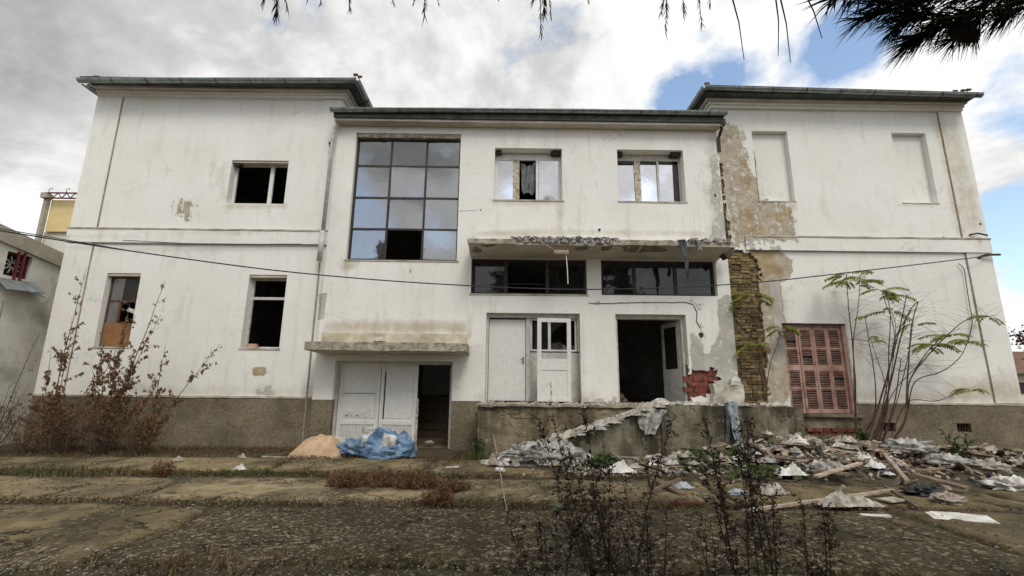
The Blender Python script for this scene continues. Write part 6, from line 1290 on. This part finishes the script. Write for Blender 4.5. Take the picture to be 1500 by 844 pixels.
def needles(lf,pts,n_,l,fan=.75,w=.0013,t0=0.):
    K=len(pts)-1
    for k in range(n_):
        t=random.uniform(t0,1); i=min(int(t*K),K-1); p=pts[i].lerp(pts[i+1],t*K-i); ax=(pts[i+1]-pts[i]).normalized(); d=(ax+rd()*fan+Vector((0,0,-.15))).normalized(); L_=l*random.uniform(.7,1.1); s_=d.orthogonal().normalized()*w; s2=d.cross(s_).normalized()*w; e=p+d*L_+Vector((0,0,-.1*L_)); md=p+d*L_*.5+Vector((0,0,.01*L_))
        lf.add([p-s_,p+s_,md+s_,md-s_,e],[(0,1,2,3),(3,2,4)]); lf.add([p-s2,p+s2,md+s2,md-s2,e],[(0,1,2,3),(3,2,4)])
tw=MB(); nd=MB()
def twig(px,Y0,Y1,n_,l,r=.004,fan=.75,w=.0013,t0=0.):
    P=[at(a,b,Y0+(Y1-Y0)*i/(len(px)-1)) for i,(a,b) in enumerate(px)]; Q=[]
    for i in range(len(P)-1):
        for k in range(5): Q.append(P[i].lerp(P[i+1],k/5))
    Q.append(P[-1]); tw=MB(); tw.tube(Q,r,r*.5,n=5); tw.build('twig',BARK,PN); needles(nd,Q,n_,l,fan,w,t0)
random.seed(3)
twig([(1640,-60),(1520,-10),(1440,20),(1370,28),(1320,22)],-10.9,-10.75,330,.125,.006); twig([(1560,-40),(1480,-10),(1400,-8),(1320,2),(1275,8)],-10.85,-10.7,330,.12,.005)
twig([(1440,20),(1420,45),(1395,58)],-10.8,-10.7,110,.10); twig([(1370,10),(1330,30),(1310,40)],-10.75,-10.65,110,.09); twig([(1560,-20),(1500,10),(1470,22)],-10.85,-10.8,120,.10); twig([(1360,-30),(1270,-15),(1215,-2)],-11.1,-11.15,130,.085,.004,.7,.0016)
twig([(1500,-30),(1420,-15),(1350,-5)],-10.8,-10.8,160,.1)
twig([(1480,-20),(1430,15),(1360,50),(1330,62)],-10.8,-10.72,200,.11,.004,.6); twig([(1400,-20),(1320,12),(1262,28)],-10.8,-10.72,150,.10,.004,.6); twig([(1420,10),(1370,40),(1340,55)],-10.7,-10.6,120,.10,.004,.8)
for (px,py,lx,n_,L_) in ((405,22,0,60,.07),(383,8,-6,18,.05),(422,14,6,26,.05),(512,14,0,32,.05),(470,8,0,14,.04),(622,26,0,34,.055),(606,6,-3,12,.04),(642,6,2,8,.04),(576,4,2,8,.04),(793,60,2,26,.05),(797,20,0,60,.07),(808,30,4,20,.05),(862,6,2,8,.04),(780,8,-4,16,.05),
                        (975,50,-2,40,.05),(968,18,-6,30,.05),(1002,22,2,22,.05),(1028,35,5,30,.05),(1040,12,0,20,.05),(450,2,0,8,.03),(730,2,0,6,.03)):
    twig([(px-lx*2,-30),(px-lx,-8),(px,py)],-9.9,-9.9,int(n_*.9),L_,.0035,.45,.0016,.2)
nd.build('needles',PIN,PN,kind='stuff')
for (x0_,x1_,y1_) in ((1072,1090,88),(1138,1140,82),(1143,1158,92),(1178,1204,56)):
    a=at(x0_-4,-20,-11.5); b=at(x1_,y1_,-11.5); mm_=(a+b)/2+Vector((.003,0,0)); m=MB(); m.tube([a,mm_,b],.0011,.0004,n=4); m.build('needle',PIN,PN)
c_=at(1412,48,-10.78); m=MB(); ax=(at(1440,62,-10.78)-at(1385,30,-10.78)).normalized()
body=[c_+ax*t for t in (-.045,-.03,-.01,.01,.03,.045)]; b_=len(m.v); rad=(.008,.022,.028,.026,.018,.005)
for i in range(5): m.tube([body[i],body[i+1]],rad[i],rad[i+1],n=10,cap=False)
cn_=m.build('pine_cone',CONE,PN,smooth=True)
sc=MB()
for k in range(70):
    t=random.uniform(-.04,.04); d=rd(); d=(d-ax*d.dot(ax)).normalized(); r_=.027*math.cos(t/.05*1.2); sc.leaf(c_+ax*t+d*r_*.8,d*.8+ax*.5,ax,.014,.013,.2)
kid(sc,'cone_scale',CONE,PN,cn_,kind='stuff')
print('tris',sum(len(o.data.polygons) for o in bpy.data.objects if o.type=='MESH'))
